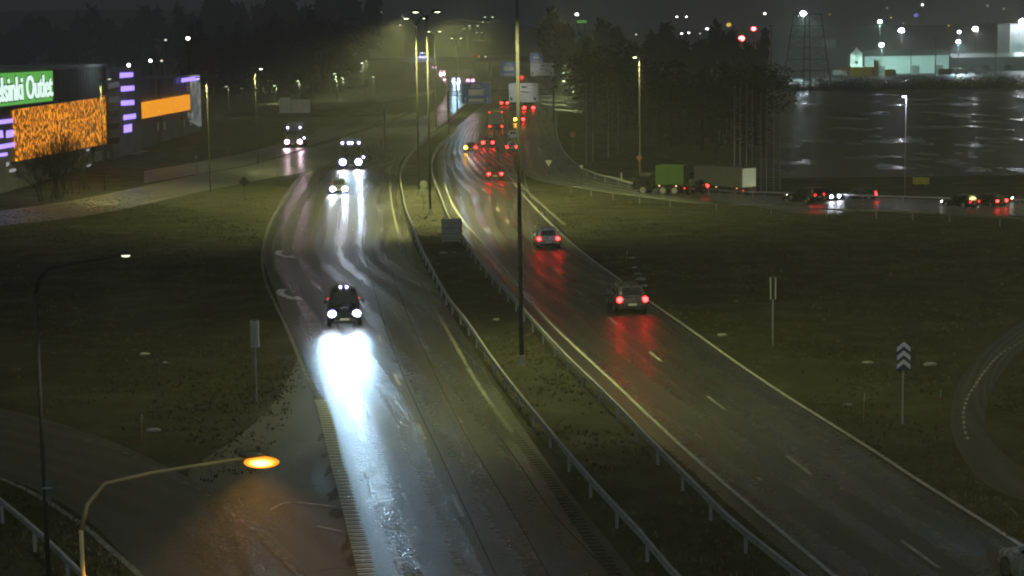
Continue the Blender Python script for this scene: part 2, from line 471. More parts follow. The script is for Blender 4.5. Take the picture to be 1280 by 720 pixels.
dl = [(1250, 768), (1170, 708), (1012, 592), (902, 509), (824, 450), (768, 403), (726, 367), (692, 337), (664, 310), (630, 272), (602, 234), (594, 214), (592, 197), (597, 180), (612, 162)]
# dashes at their own places: 3 m on, 9 m off
P = world_line(dl); d0 = Gp(1163, 702)
Pr = resample(P, .25); k0 = min(range(len(Pr)), key=lambda i: (Pr[i] - d0).length)
paint_line('lane_dashes', dl, .13, .018, M['paint'], (3, 12), -(k0 * .25) % 12 + 1.0)
paint_line('ramp_line', [(0, 264.5), (100, 250), (230, 223), (262, 214)], .3, .03, M['paint_worn'])
paint_line('ramp_line', [(321, 207), (370, 192), (410, 177), (442, 164)], .25, .03, M['paint_worn'])
paint_line('slip_line', [(665, 250), (656, 225), (655, 200), (660, 170), (668, 145)], .15, .058, M['paint_worn'])
paint_line('slip_line', [(683, 165), (684, 185), (692, 202), (712, 218), (760, 234)], .2, .058, M['paint_worn'])
paint_line('exit_edge_line', [(-60, 578), (0, 598), (50, 622), (100, 655), (135, 685), (180, 725), (230, 785)], .2, .022, M['paint_worn'])
paint_line('exit_dashes', [(0, 520), (60, 537), (100, 548), (160, 568), (215, 597), (250, 613), (300, 650), (340, 682), (372, 716), (420, 770)], .1, .022, M['paint_worn'], (.5, 1.0))
paint_line('gore_line', [(384, 730), (350, 697), (330, 677)], .12, .022, M['paint_worn'])
paint_line('loop_dashes', [(1310, 410), (1280, 425), (1246, 447), (1220, 480), (1206, 507), (1205, 533), (1211, 553)], .1, .02, M['paint'], (.5, 1.0))
paint_line('loop_line', [(1262, 635), (1280, 652)], .08, .02, M['paint_worn'])
# rumble strips: raised white ladder on the left, milled slots by the median
ladder('rumble_marking', [(400, 500), (407, 522), (418, 565), (431, 612), (446, 670), (460, 725), (468, 760)], .5, .34, .5, .019, M['paint_b'])
ladder('rumble_slots', [(395, 480), (400, 500), (407, 522), (418, 565), (431, 612), (446, 670), (460, 725), (468, 760)], .55, .16, .5, .022, M['rumble'])
ladder('rumble_slots', [(615, 510), (633, 533), (673, 580), (703, 623), (733, 667), (763, 710), (790, 750)], .42, .2, .42, .022, M['rumble'])
# sealed joints of the carriageway
for n, pl in enumerate([[(620, 720), (560, 590), (500, 460), (470, 370), (452, 300)], [(700, 745), (640, 640), (580, 540), (540, 460), (500, 370), (478, 300)], [(745, 700), (690, 640), (645, 575), (605, 520)]]):
    paint_line('asphalt_joint', pl, .045, .0165, M['rumble'])
# cracks and torn edge in the gore
b = MB()
def blot(px, py, rx, ry, seed, off=.013):
    r = random.Random(seed); c = Gp(px, py); pts = []
    for k in range(14):
        t = 2 * math.pi * k / 14; q = r.uniform(.6, 1.3)
        pts.append(zfix(Vector((c.x + rx * q * math.cos(t), c.y + ry * q * math.sin(t), 0)), off))
    b.quad(*pts)
for i, (x, y, rx, ry) in enumerate([(402, 546, .12, .8), (405, 570, .1, .5), (410, 590, .1, 1.0), (417, 618, .22, .9), (425, 642, .3, .9), (434, 680, .15, 1.0), (440, 700, .15, .8)]):
    blot(x, y, rx, ry, i)
o = b.build('torn_edge', M['rumble']); o['kind'] = 'structure'
for pl in [[(362, 552), (385, 551), (405, 551)], [(360, 609), (392, 608), (408, 606)], [(366, 630), (395, 634), (425, 637)], [(392, 661), (415, 665), (436, 670)], [(400, 714), (420, 711), (440, 712)]]:
    paint_line('crack', pl, .07, .013, M['rumble'], step=.3)
for pl in [[(372, 630), (398, 633), (424, 636)], [(396, 660), (416, 664), (434, 668)], [(338, 640), (352, 632), (366, 630)]]:
    paint_line('pale_streak', [(x, y - 2) for x, y in pl], .08, .0135, M['paint'], step=.3)  # thin pale lines across the gore
# merge arrows
def arrow(px, py, s):
    c = Gp(px, py); b = MB()
    # long arrow bent towards the through lane
    stem = [(-.55, 3.6), (-.62, 2.4), (-.45, 1.2), (-.05, .2), (.45, -.6)]
    Wd = [.34, .30, .28, .26, .22]
    V = [Vector((x, y, 0)) for x, y in stem]; prev = None
    for i, v in enumerate(V):
        d = (V[min(i + 1, 4)] - V[max(i - 1, 0)]).normalized(); n = Vector((-d.y, d.x, 0)) * Wd[i] / 2 * 1.6
        pr = (v - n, v + n)
        if prev: b.quad(*[zfix(c + q * s, .019) for q in (prev[0], prev[1], pr[1], pr[0])])
        prev = pr
    b.quad(*[zfix(c + Vector(q) * s, .020) for q in ((.1, -.9, 0), (1.25, -1.6, 0), (.75, .1, 0))])
    o = b.build('merge_arrow', M['paint_b']); o['kind'] = 'structure'
    for p in o.data.polygons:
        if p.normal.z < 0: p.flip()
arrow(353, 320, 1.0); arrow(357, 371, 1.0)

# ------------------------------------------------------------------ guard rails
post_me = MB().box((0, 0, .3), (.10, .06, .72)).mesh('post', M['galv'])
M['galv_dull'] = noisy('dull_galvanised_steel', (.08, .085, .08), (.14, .145, .14), 2.0, .6, .2)
def guard_rail(px, label, ph=.62, post_step=4, maxposts=90, group='guard rails', m='galv', k=.85):
    P = resample(catmull([Gp(*p, ph) for p in px], 12), 1.0)
    base = zfix(P[0], 0); t = thing('guard_rail', base, 0, label, 'guard rail', group)
    b = MB(); prof = [(-.02, -.16), (.05, -.11), (.05, -.05), (-.01, 0), (.05, .05), (.05, .11), (-.02, .16), (-.05, .1), (-.05, -.1)]
    rings = []
    for i, p in enumerate(P):
        d = P[min(i + 1, len(P) - 1)] - P[max(i - 1, 0)]; d.z = 0; d.normalize(); n = Vector((-d.y, d.x, 0))
        q = zfix(p, ph) - base
        rings.append([q + n * a + Vector((0, 0, c * k)) for a, c in prof])
    b.loft(rings); b.build('rail', M[m], t)
    for i in range(0, len(P), post_step):
        if i // post_step >= maxposts: break
        o = bpy.data.objects.new('post', post_me); C.objects.link(o); o.parent = t
        o.location = zfix(P[i], 0) - base
    return t
guard_rail([(905, 780), (844, 719), (800, 667), (738, 600), (671, 520), (622, 458), (582, 400), (562, 375), (545, 345), (527, 310), (515, 280), (507, 260), (501, 227), (503, 206), (520, 182), (545, 163), (572, 143)],
           'long steel guard rail along the inbound edge of the median, brightest of the rails', post_step=4)
guard_rail([(1060, 765), (1000, 720), (916, 653), (871, 609), (813, 551), (760, 496), (711, 449), (667, 402), (640, 370), (615, 344), (595, 319), (580, 298), (561, 271), (551, 246), (542, 221), (540, 200), (549, 181), (570, 162)],
           'long steel guard rail along the outbound edge of the median, posts facing the grass', post_step=4)
guard_rail([(-40, 598), (0, 626), (50, 668), (100, 716), (150, 765)], 'steel guard rail beside the bottom left exit road, passing behind the lamp poles', ph=.7, k=.7)
guard_rail([(694, 140), (696, 165), (704, 187), (722, 206), (745, 217), (770, 223), (800, 231), (850, 236), (915, 239), (980, 241), (1100, 245), (1200, 248), (1330, 251)],
           'curved guard rail on the outer side of the slip road, above the traffic', ph=.7, post_step=5, k=.6)
guard_rail([(714, 233), (745, 238), (780, 243), (855, 252), (940, 257), (1080, 263), (1200, 269), (1330, 276)],
           'low guard rail between the slip road and the right grass slope', ph=.7, post_step=5, m='galv_dull', k=.5)
guard_rail([(602, 100), (600, 92), (592, 84), (579, 78)], 'pale curved barrier where the far road bends under the overpass', ph=.8, post_step=30)

# ------------------------------------------------------------------ street lamps
LAMPC = (1.0, 1.0, .33)
def double_lamp(base, h, label, W=9000, spots=True, arm=.55, group='tall twin-arm street lamps on the median', glow='lampw', rz=0, thick=1.0):
    t = thing('street_lamp', base, rz, label, 'street lamp', group)
    MB().tube([(0, 0, -.1), (0, 0, h * .5), (0, 0, h)], [.115 * thick, .095 * thick, .07 * thick]).build('pole', M['pole'], t, smooth=True)
    MB().tube([(0, 0, -.05), (0, 0, .5)], [.24, .2]).build('base_sleeve', M['concrete'], t)
    for s in (-1, 1):
        MB().tube([(0, 0, h - .5), (s * .25, 0, h - .1), (s * arm * .7, 0, h + .12), (s * arm, 0, h + .3)], [.06, .055, .05, .04], 8).build('arm', M['pole'], t, smooth=True)
        hd = MB().sphere((s * (arm + .35), 0, h + .36), .5, 10, 6, (.95, .4, .26)).build('lamp_head', M['pole_dark'], t, smooth=True)
        MB().sphere((s * (arm + .4), 0, h + .27), (.30 if thick < 2 else .9), 10, 5, (.9, .45, .22)).build('lens', E[glow], hd, smooth=True)
        if spots:
            light('lamp_light', 'SPOT', (s * (arm + .9), 0, h), LAMPC, W, t, .2, 122, .8, (s * .42, 0, -1))
    return t
med = [((652, 457), 17.9, 'nearest twin-arm median lamp pole, tall enough to leave the top of the photo'),
       ((538, 268), 17.8, 'second median lamp pole, tallest of the slim pair left of the centre pole'),
       ((524, 243), 17.6, 'third median lamp pole, just left of the second one'),
       ((545, 163), 17.4, 'median lamp pole standing where the inbound road narrows, left of the blue gantry sign'),
       ((572, 144), 16.5, 'slim median lamp pole rising in front of the far blue headlights')]
for i, (p, h, lb) in enumerate(med):
    double_lamp(Gp(*p), h, lb, [9500, 30000, 27000, 8000, 7000][i])
# far ones beyond the overpass, on the climbing road
for i, (px, py, Y, lb) in enumerate([(592, 33, 1200, 'hazy twin-arm lamp beyond the overpass, right above the far headlights'),
                                     (611, 22, 1330, 'tallest hazy twin-arm lamp beyond the overpass, nearest the centre pole'),
                                     (607, 28, 1420, 'hazy twin-arm lamp tucked just left of the tallest far one'),
                                     (584, 36, 1500, 'small hazy twin-arm lamp left of the others beyond the overpass'),
                                     (599, 43, 1600, 'lowest and faintest twin-arm lamp beyond the overpass')]):
    top = PY(px, py, Y); g = hgt(top.x, Y)
    double_lamp((top.x, Y, g), max(6, top.z - g), lb, 14000, True, 2.2 if i < 2 else 1.8, 'hazy twin-arm lamps beyond the overpass', 'lamp_dim', thick=2.2)
# out-of-frame lamp of the same row, behind/beside the camera, that lights the foreground
double_lamp((9, 14, 0), 17.9, 'next twin-arm lamp of the median row, beside the camera mast', 13000)

def single_lamp(base, h, label, arm=1.8, rz=0, W=3000, col=LAMPC, r=.07, glow='lampw', cat='street lamp', group='single-arm street lamps', spot=140, mp='pole', head=1.0, curve=True, lens=None):
    t = thing('street_lamp', base, rz, label, cat, group)
    if curve:
        k = min(1.2, arm * .45)
        pts = [(0, 0, -.1), (0, 0, h * .5), (0, 0, h - k * .75), (k * .1, 0, h - k * .4), (k * .35, 0, h - k * .12), (k, 0, h + .02), (arm, 0, h + arm * .09)]
        rr = [r, r * .85, r * .72, r * .68, r * .62, r * .55, r * .42]
        MB().tube(pts[:3], rr[:3], 12).build('pole', M[mp], t, smooth=True)
        MB().tube(pts[2:], rr[2:], 12).build('arm', M[mp], t, smooth=True)
        top = Vector(pts[-1])
    else:
        MB().tube([(0, 0, -.1), (0, 0, h * .5), (0, 0, h)], [r, r * .85, r * .7], 10).build('pole', M[mp], t, smooth=True)
        MB().tube([(0, 0, h - .15), (arm, 0, h + .05)], r * .5, 8).build('arm', M[mp], t)
        top = Vector((arm, 0, h + .05))
    hd = MB().sphere(top + Vector((.2 * head, 0, .05)), .38 * head, 12, 8, (.95, .42, .3)).build('lamp_head', M['pole_dark'], t, smooth=True)
    if lens: MB().sphere(top + Vector((.42 * head, -.05, -.06)), lens, 16, 10, (1.0, .34, .34)).build('lens', E[glow], hd, smooth=True)
    else: MB().sphere(top + Vector((.24 * head, 0, -.03 * head)), .27 * head, 12, 8, (.95, .55, .3)).build('lens', E[glow], hd, smooth=True)
    if W: light('lamp_light', 'SPOT', top + Vector((.24 * head, 0, -.22 * head)), col, W, t, .12, spot, .6, (.05, 0, -1))
    return t
# near sodium lamp
def atY(px, py, Y): return PY(px, py, Y)
b0 = atY(103, 700, 27.0)
single_lamp((b0.x, 27.0, 0), atY(300, 574, 27.0).z - .2, 'near curved lamp pole whose sodium lamp burns bright orange at bottom left', 2.45, 0, 15000, (1, .42, .04), .05, 'bowl', group=None, head=.6, lens=.265, spot=132, mp='pole_mid')
b0 = atY(55, 600, 52.0)
single_lamp((b0.x, 52.0, 0), atY(160, 320, 52.0).z - .2, 'slim curved lamp pole left of the orange lamp, pale lamp head', 2.45, 0, 700, (.95, 1, .6), .075, 'pt_dim', group=None, head=.5, spot=110)
single_lamp(Gp(800, 228), 13.6, 'pale lamp pole beside the slip road left of the green lorry', -.7, 0, 900, head=.8, curve=False, glow='lampw', mp='pole_pale')
single_lamp(Gp(1131, 246), 12.2, 'tall pale lamp pole with a blue-white lamp at the edge of the wet field', -.5, 0, 600, (.7, .75, 1), head=1.1, curve=False, glow='flood_s', mp='pole_pale')
single_lamp(Gp(322, 206), 12.4, 'dark lamp pole left of the gantry with a small white lamp', .6, 0, 4000, head=.8, curve=False, mp='pole_dark', glow='pt')
single_lamp(Gp(263, 240), 12.0, 'dark lamp pole between the far end of the shopping centre and the ramp', -1.1, 0, 3500, head=.8, curve=False, mp='pole_dark', glow='pt_dim')
single_lamp(Gp(131, 238), 12.0, 'dark lamp pole standing before the large amber LED wall', .8, 0, 3500, head=.8, curve=False, mp='pole_dark', glow='pt_dim')
# off-frame lamps: sodium beside the loop on the right, one added beside the left ramps for their wet sheen
single_lamp((31, 58, 0), 10, 'sodium lamp pole beside the loop road', -2, 0, 3600, (1, .45, .08), .08, 'sod', group=None)
single_lamp((-57, 187, 0), 12, 'unseen lamp pole added for the sheen on the ramp before the shopping centre', 1.5, 0, 9000, (.8, 1, .8))
single_lamp((66, 215, -4), 12, 'lamp pole beside the slip road past the wet field', -1.5, 0, 2000)
# lamps of the left-hand roads, low and hazy
for px, py, Y, gl, lb in [(345, 107, 520, 'lamp_dim', 'leftmost of the low hazy lamps above the gantry sign'), (374, 101, 540, 'lamp_dim', 'low hazy lamp just above the right edge of the stepped sign board'),
                          (420, 92, 560, 'lamp_dim', 'upper one of three clustered hazy lamps left of the overpass'), (421, 99, 540, 'lamp_dim', 'lower one of three clustered hazy lamps left of the overpass'),
                          (429, 97, 600, 'lamp_dim', 'right one of three clustered hazy lamps left of the overpass'), (454, 79, 640, 'pt', 'bright small lamp above the dark verge left of the overpass'),
                          (459, 76, 700, 'lamp_dim', 'faint lamp touching the bright small one left of the overpass'), (468, 96, 600, 'lamp_dim', 'hazy lamp alone right of the clustered three'),
                          (285, 108, 420, 'pt_dim', 'dim lamp right of the shopping centre corner'), (453, 89, 560, 'pt_dim', 'dim lamp right under the bright small one'),
                          (709, 82, 560, 'lamp_dim', 'upper hazy lamp right of the white gantry boards'), (706, 91, 520, 'lamp_dim', 'second hazy lamp right of the white gantry boards'),
                          (706, 101, 480, 'lamp_dim', 'third hazy lamp right of the white gantry boards'), (716, 110, 440, 'lamp_dim', 'lowest hazy lamp right of the white gantry boards'),
                          (727, 72, 620, 'pt_dim', 'faint lamp at the edge of the right wood')]:
    p = PY(px, py, Y); g = hgt(p.x, Y); W_ = {'pt': 4000, 'lamp_dim': 3500 if px < 700 else 9000}.get(gl, 900)
    single_lamp((p.x, Y, g), p.z - g, lb, -.8, 0, W_, head=1.6, curve=False, glow=gl, group='low lamps along the side roads', r=.09, col=(.85, 1, .55))
# lamps on the hill left of the overpass
for px, py, Y, gl, lb in [(477, 15, 1300, 'lamp_dim', 'hazy hill lamp left of the tall median poles, second from the wood edge'), (503, 18, 1250, 'lamp_dim', 'hazy hill lamp nearest the third median pole'),
                          (500, 31, 1150, 'pt', 'bright white lamp left of the tall median poles'), (578, 24, 1700, 'lamp_dim', 'single hazy lamp in the dark gap above the far headlights'),
                          (386, 5, 1900, 'pt_dim', 'lone faint light highest over the left wood'), (429, 8, 1900, 'pt_dim', 'faint light right of the lone one over the left wood'),
                          (418, 37, 1400, 'pt_dim', 'faint light in the middle of the left wood'), (461, 50, 1250, 'pt_dim', 'faint lower light at the right edge of the left wood'),
                          (472, 50, 1250, 'pt_dim', 'pale light beside the hill verge left of the overpass'), (465, 38, 1350, 'pt_dim', 'faint upper light at the right edge of the left wood')]:
    p = PY(px, py, Y); g = hgt(p.x, Y); 
    single_lamp((p.x, Y, min(g, p.z - 4)), p.z - min(g, p.z - 4), lb, -.8, 0, 5000 if gl == 'lamp_dim' or gl == 'pt' else 0, head=3.2 if gl == 'pt' else 2.4, curve=False, glow=gl, group='lamps on the dark hill', r=.15, col=(.85, 1, .5))

# ------------------------------------------------------------------ far point lights on the right
def mast_light(px, py, Y, rad, glow, label, cat='floodlight', base=None, group='lights of the industrial area', W=0, col=(1, 1, 1), r=.18, aim=(0, -.25, -1)):
    p = PY(px, py, Y); g = hgt(p.x, Y) if base is None else base
    t = thing('light_mast', (p.x, Y, g), 0, label, cat, group); h = p.z - g
    MB().tube([(0, 0, 0), (0, 0, h)], [r, r * .6], 8).build('mast', M['pole_dark'], t)
    MB().box((0, .25, h), (rad * 2.2, .3, rad * 1.3)).build('lamp_housing', M['pole_dark'], t)
    MB().sphere((0, 0, h), rad, 12, 8, (1, .5, .8)).build('lamp', E[glow], t, smooth=True)
    if W: light('mast_glow', 'SPOT', (0, -rad - .5, h - .4), col, W, t, .5, 150, .5, aim)
    return t
cw = (.8, .87, 1)
mast_light(1004, 17, 1000, 1.5, 'flood', 'bright floodlight shining through the top of the lattice pylon', W=45000, col=(.6, 1, .9))
mast_light(1127, 38, 1230, 1.7, 'flood', 'bright floodlight over the long white shed', W=50000, col=cw)
mast_light(1219, 36, 1230, 1.6, 'flood', 'bright floodlight right of the two stacked blue lamps', W=40000, col=cw)
mast_light(1278, 27, 1150, 2.0, 'flood', 'bright floodlight on the tall white hall at the right edge', W=16000, col=(.6, 1, .9))
mast_light(1100, 27, 1060, 1.2, 'flood_s', 'tall lamp mast in front of the white shed, lamp at the very top', W=90000, col=(.6, 1, .9), aim=(-.1, 1, -.9))
mast_light(1102, 56, 1040, 1.3, 'flood_s', 'lower lamp mast right before the white shed wall', W=130000, col=(.6, 1, .9), aim=(0, 1, -.45))
mast_light(1199, 40, 1120, 1.1, 'flood_s', 'upper one of two blue lamps at the right end of the white shed', W=12000, col=cw)
mast_light(1198, 52, 1060, 1.3, 'flood_s', 'lower one of two blue lamps at the right end of the white shed', W=90000, col=(.6, .95, 1))
for px, py, Y, rd, gl, lb in [(1109, 10, 1900, 1.0, 'pt_dim', 'faint yellow-white light above the tall lamp mast'), (1153, 6, 1900, 1.3, 'pt', 'small white light near the top edge over the shed'),
                              (1129, 29, 1700, 1.0, 'pt_dim', 'faint light just above the shed floodlight'), (1037, 18, 1800, 1.0, 'pt_yel', 'faint warm light right of the pylon'),
                              (1114, 22, 1700, 1.0, 'pt_yel', 'low yellow light bar right of the tall mast'), (1145, 19, 1700, 2.2, 'pt_blue', 'wide dim blue light over the shed'),
                              (1255, 11, 1800, 1.2, 'pt_dim', 'right one of two faint lights at the top right'), (1235, 7, 1800, 1.0, 'pt_dim', 'left one of two faint lights at the top right'), (1186, 32, 1600, .9, 'pt_yel', 'small yellow light left of the stacked blue lamps'),
                              (956, 17, 1500, 1.1, 'pt', 'white light above right of the two red beacons'), (956, 36, 1450, .9, 'pt_dim', 'faint light level with the upper red beacon'),
                              (884, 36, 1500, 1.2, 'pt', 'white light left of the yellow crane lamp'), (875, 42, 1500, .8, 'pt_dim', 'faint light below left of the white one by the crane lamp'),
                              (861, 41, 1500, .9, 'pt', 'right one of the lower pair of small lights over the right wood'), (852, 42, 1500, .9, 'pt', 'left one of the lower pair of small lights over the right wood'),
                              (858, 21, 1550, .9, 'pt', 'right one of the upper pair of small lights over the right wood'), (846, 21, 1550, .9, 'pt', 'left one of the upper pair of small lights over the right wood'),
                              (915, 41, 1450, .9, 'pt', 'small light under the yellow crane lamp'), (911, 31, 1500, 2.0, 'pt_yel', 'wide yellow crane lamp left of the red beacons'),
                              (795, 43, 1300, .8, 'pt_dim', 'faint light over the wood right of the green sign'), (721, 18, 1200, 1.2, 'pt', 'white light above the small green sign'),
                              (932, 92, 800, .8, 'pt', 'white lamp under the lower red beacon'), (1274, 139, 560, .6, 'flood_s', 'small blue light at the right edge of the wet field'), (1215, 134, 560, .35, 'pt', 'tiny white light in the upper right of the wet field'),
                              (207, 50, 700, .5, 'pt_dim', 'faint light over the roof of the shopping centre'), (235, 48, 420, .45, 'pt', 'white lamp on a mast behind the far end of the shopping centre'),
                              (188, 76, 420, .4, 'pt', 'left one of two lights over the roof between lit window stack and mast'), (202, 76, 430, .3, 'pt_dim', 'right one of two lights over the roof between lit window stack and mast')]:
    mast_light(px, py, Y, rd, gl, lb, 'light', W=0)
mast_light(927, 48, 640, 1.0, 'pt_red', 'lower and brighter red warning beacon on a mast', 'beacon', group='red beacons')
mast_light(942, 36, 700, .85, 'pt_red', 'upper red warning beacon on a mast', 'beacon', group='red beacons')
# green lit sign
p = PY(727, 27, 1220); t = thing('lit_sign', (p.x, 1220, hgt(p.x, 1220)), 0, 'small distant green lit sign above the right wood', 'sign')
h = p.z - hgt(p.x, 1220)
MB().tube([(-2, 0, 0), (-2, 0, h)], .3, 6).build('post', M['pole_dark'], t); MB().tube([(2, 0, 0), (2, 0, h)], .3, 6).build('post', M['pole_dark'], t)
MB().box((0, -.4, h), (6, .4, 1.8)).build('panel', E['green_sign'], t)

# ------------------------------------------------------------------ signs
def sign_board(w, h, mat_, parent, loc, th=.06, name='board'):
    return MB().box(loc, (w, th, h)).build(name, mat_, parent)
def uparrow(b, cx, cz, s, y):
    b.quad((cx - .06 * s, y, cz - .35 * s), (cx + .06 * s, y, cz - .35 * s), (cx + .06 * s, y, cz + .1 * s), (cx - .06 * s, y, cz + .1 * s))
    b.quad((cx - .2 * s, y, cz + .1 * s), (cx + .2 * s, y, cz + .1 * s), (cx, y, cz + .4 * s))
def gantry(Y, xl, xr, z, label):
    t = thing('sign_gantry', ((xl + xr) / 2, Y, 0), 0, label, 'gantry'); w = (xr - xl) / 2
    for s in (-1, 1): MB().tube([(s * w, 0, -.1), (s * w, 0, z + .3)], .16, 8).build('post', M['pole_dark'], t)
    b = MB()
    for dz in (0, .8): b.tube([(-w, 0, z - .4 + dz), (w, 0, z - .4 + dz)], .06, 6)
    n = int(w * 2 / 1.2)
    for i in range(n):
        x0 = -w + i * 2 * w / n; x1 = x0 + 2 * w / n
        b.tube([(x0, 0, z - .4), (x1, 0, z + .4)] if i % 2 else [(x0, 0, z + .4), (x1, 0, z - .4)], .035, 5)
    b.build('truss', M['pole_dark'], t); return t
def board_px(x0, x1, y0, y1, Y, name, label, m, detail=None, cat='road sign'):
    a = PY(x0, y0, Y); c = PY(x1, y1, Y)
    w = c.x - a.x; h = a.z - c.z; cx = (a.x + c.x) / 2; cz = (a.z + c.z) / 2
    t = thing(name, (cx, Y - .35, cz - h / 2), 0, label, cat)
    MB().box((0, 0, h / 2), (w, .08, h)).build('board', m, t)
    MB().box((0, .07, h / 2), (w * .9, .05, .12)).build('bracket', M['galv'], t)
    if detail: detail(t, w, h)
    return t
def d_blue(t, w, h):
    y = -.045
    b = MB(); e = .05
    for q in (((-w/2+e, e), (w/2-e, e+.06)), ((-w/2+e, h-e-.06), (w/2-e, h-e)), ((-w/2+e, e+.07), (-w/2+e+.06, h-e-.07)), ((w/2-e-.06, e+.07), (w/2-e, h-e-.07))):
        (x0, z0), (x1, z1) = q; b.quad((x0, y, z0), (x1, y, z0), (x1, y, z1), (x0, y, z1))
    uparrow(b, -w * .38, h * .16, 1.1, y); uparrow(b, w * .38, h * .16, 1.1, y)
    b.build('white_border', M['wsheet'], t)
    b = MB()
    for x0, x1, z0, z1 in ((-.27, .25, .38, .66), (-.27, .25, .08, .22)):
        b.quad((x0 * w, y - .002, z0 * h), (x1 * w, y - .002, z0 * h), (x1 * w, y - .002, z1 * h), (x0 * w, y - .002, z1 * h))
    b.build('destination_panel', M['wsheet'], t)
    b = MB()
    for x0, x1, z0, z1 in ((-.16, .14, .83, .88), (-.2, -.05, .74, .78), (0, .16, .73, .79)):
        b.quad((x0 * w, y - .004, z0 * h), (x1 * w, y - .004, z0 * h), (x1 * w, y - .004, z1 * h), (x0 * w, y - .004, z1 * h))
    b.build('legend', M['wsheet'], t)
def d_white(t, w, h):
    y = -.045; b = MB()
    r = random.Random(int(w * 100))
    for cx, cz, rx, rz_ in ((.0, .80, .07, .06), (.06, .77, .06, .04), (-.05, .55, .08, .03), (.10, .52, .12, .03), (.38, .18, .05, .07), (-.42, .2, .05, .09)):
        b.quad(*[(cx * w + rx * w * math.cos(a), y, cz * h + rz_ * h * math.sin(a)) for a in [k * math.pi / 5 for k in range(10)]])
    b.build('symbol', M['black'], t)
    b = MB()
    for x0, x1, z0, z1 in ((.08, .42, .84, .88), (.1, .4, .70, .73), (-.3, .3, .38, .40), (-.3, .3, .27, .29), (-.3, .1, .12, .15)):
        b.quad((x0 * w, y - .001, z0 * h), (x1 * w, y - .001, z0 * h), (x1 * w, y - .001, z1 * h), (x0 * w, y - .001, z1 * h))
    b.build('legend', M['signback'], t)
Yg = PY(595, 171, 1).y; g1 = Gp(600, 173).y
xa = PY(560, 130, g1).x; xb = PY(692, 130, g1).x
gantry(g1, xa, xb, 7.4, 'truss gantry over the outbound road carrying the nearer blue and white boards')
board_px(577, 614, 102.5, 129, g1, 'direction_sign', 'nearer blue overhead direction board with two white arrows, left of the centre pole', M['blue'], d_blue)
board_px(636, 673, 104, 127.5, g1, 'direction_sign', 'nearer white overhead direction board with dark symbols, behind the centre pole', M['wsheet'], d_white)
g2 = Gp(640, 118).y
xa = PY(612, 100, g2).x; xb = PY(700, 100, g2).x
gantry(g2, xa, xb, 8.0, 'farther truss gantry over the outbound road')
board_px(624, 649, 77, 95.5, g2, 'direction_sign', 'farther small blue overhead direction board left of the two stacked boards', M['blue'], d_blue)
board_px(663, 692.5, 79, 94.5, g2, 'direction_sign', 'farther white overhead direction board topped by a blue one', M['wsheet'], d_white)
board_px(662.5, 678, 66, 78.3, g2, 'direction_sign', 'small blue board standing on the farther white board', M['blue'], d_blue)
light('board_fill_light', 'SPOT', (PY(650, 150, g1 - 9).x, g1 - 9, 9.5), (1, 1, .95), 900, None, .3, 55, .7, (-.1, 1, -.28))  # free-hanging spot without a fixture, added to light the nearer boards
light('board_fill_light', 'SPOT', (PY(655, 110, g2 - 14).x, g2 - 14, 10), (1, 1, .9), 1800, None, .3, 60, .7, (0, 1, -.1))  # another added spot, for the farther boards
# left gantry with the back of a stepped board
g3 = Gp(370, 190).y
xa = PY(283, 142, g3).x; xb = PY(480, 142, g3).x
gantry(g3, xa, xb, 5.6, 'long dark truss gantry across the left ramps seen from behind')
t = thing('gantry_board', (PY(369, 140, g3).x, g3 - .3, PY(369, 141, g3).z), 0, 'pale stepped back of an overhead board on the left gantry', 'road sign')
s3 = 2343 / g3 / 1.0; wL = 38 / s3
MB().box((-.13 * wL * 2.45, 0, 1.12), (wL * .37, .08, 2.24)).build('upper_panel', M['signback_lt'], t)
MB().box((wL * .19, 0, .95), (wL * .62, .08, 1.9)).build('lower_panel', M['signback_lt'], t)
b = MB()
for k in range(6): b.box((wL * (-.42 + k * .17), -.06, .9), (.05, .04, 1.7))
b.build('stiffener', M['signback'], t)

def post_sign(base, h, label, cat, r=.035, m='galv', group=None, name='road_sign'):
    t = thing(name, base, 0, label, cat, group)
    MB().tube([(0, 0, -.1), (0, 0, h)], r, 8).build('post', M[m], t); return t
def convex(px, pyb, pyt, pym, wpx, label, bars=False):
    g = Gp(px, pyb); s = FPX / g.y; h = (pyb - pyt) / s; hp = (pym - pyt) / s
    t = post_sign((g.x, g.y, g.z), h - hp * .3, label, 'marker post', .045, 'galv', None, 'marker_post')
    rr = wpx / s / 2; b = MB()
    ring = []
    for zz in (h - hp, h):
        ring.append([(rr * math.cos(a), .06 - rr * .7 * math.sin(a), zz) for a in [math.pi * k / 10 for k in range(11)]] + [(-rr, .09, zz), (rr, .09, zz)])
    b.loft(ring); b.build('curved_panel', M['signback_lt'] if not bars else M['black'], t, smooth=False)
    b = MB()
    if bars:
        for x in (-rr * .8, rr * .75): b.box((x, -.05, h - hp / 2), (.05, .07, hp * .98))
        b.build('edge_bar', M['signback_lt'], t)
    else:
        for x in (-rr * .85, rr * .05): b.box((x, -rr * .7 + (.02 if x < -.1 else 0), h - hp / 2), (.03, .05, hp * .97))
        b.build('seam', M['signback'], t)
    MB().box((0, 0, h + .03), (rr * 1.2, .12, .06)).build('cap', M['pole_dark'], t)
convex(321, 503, 398, 432, 11, 'grey curved marker panel on a post left of the inbound road')
convex(966, 432, 345, 373, 8, 'dark marker post with two pale bars on the right grass slope', True)
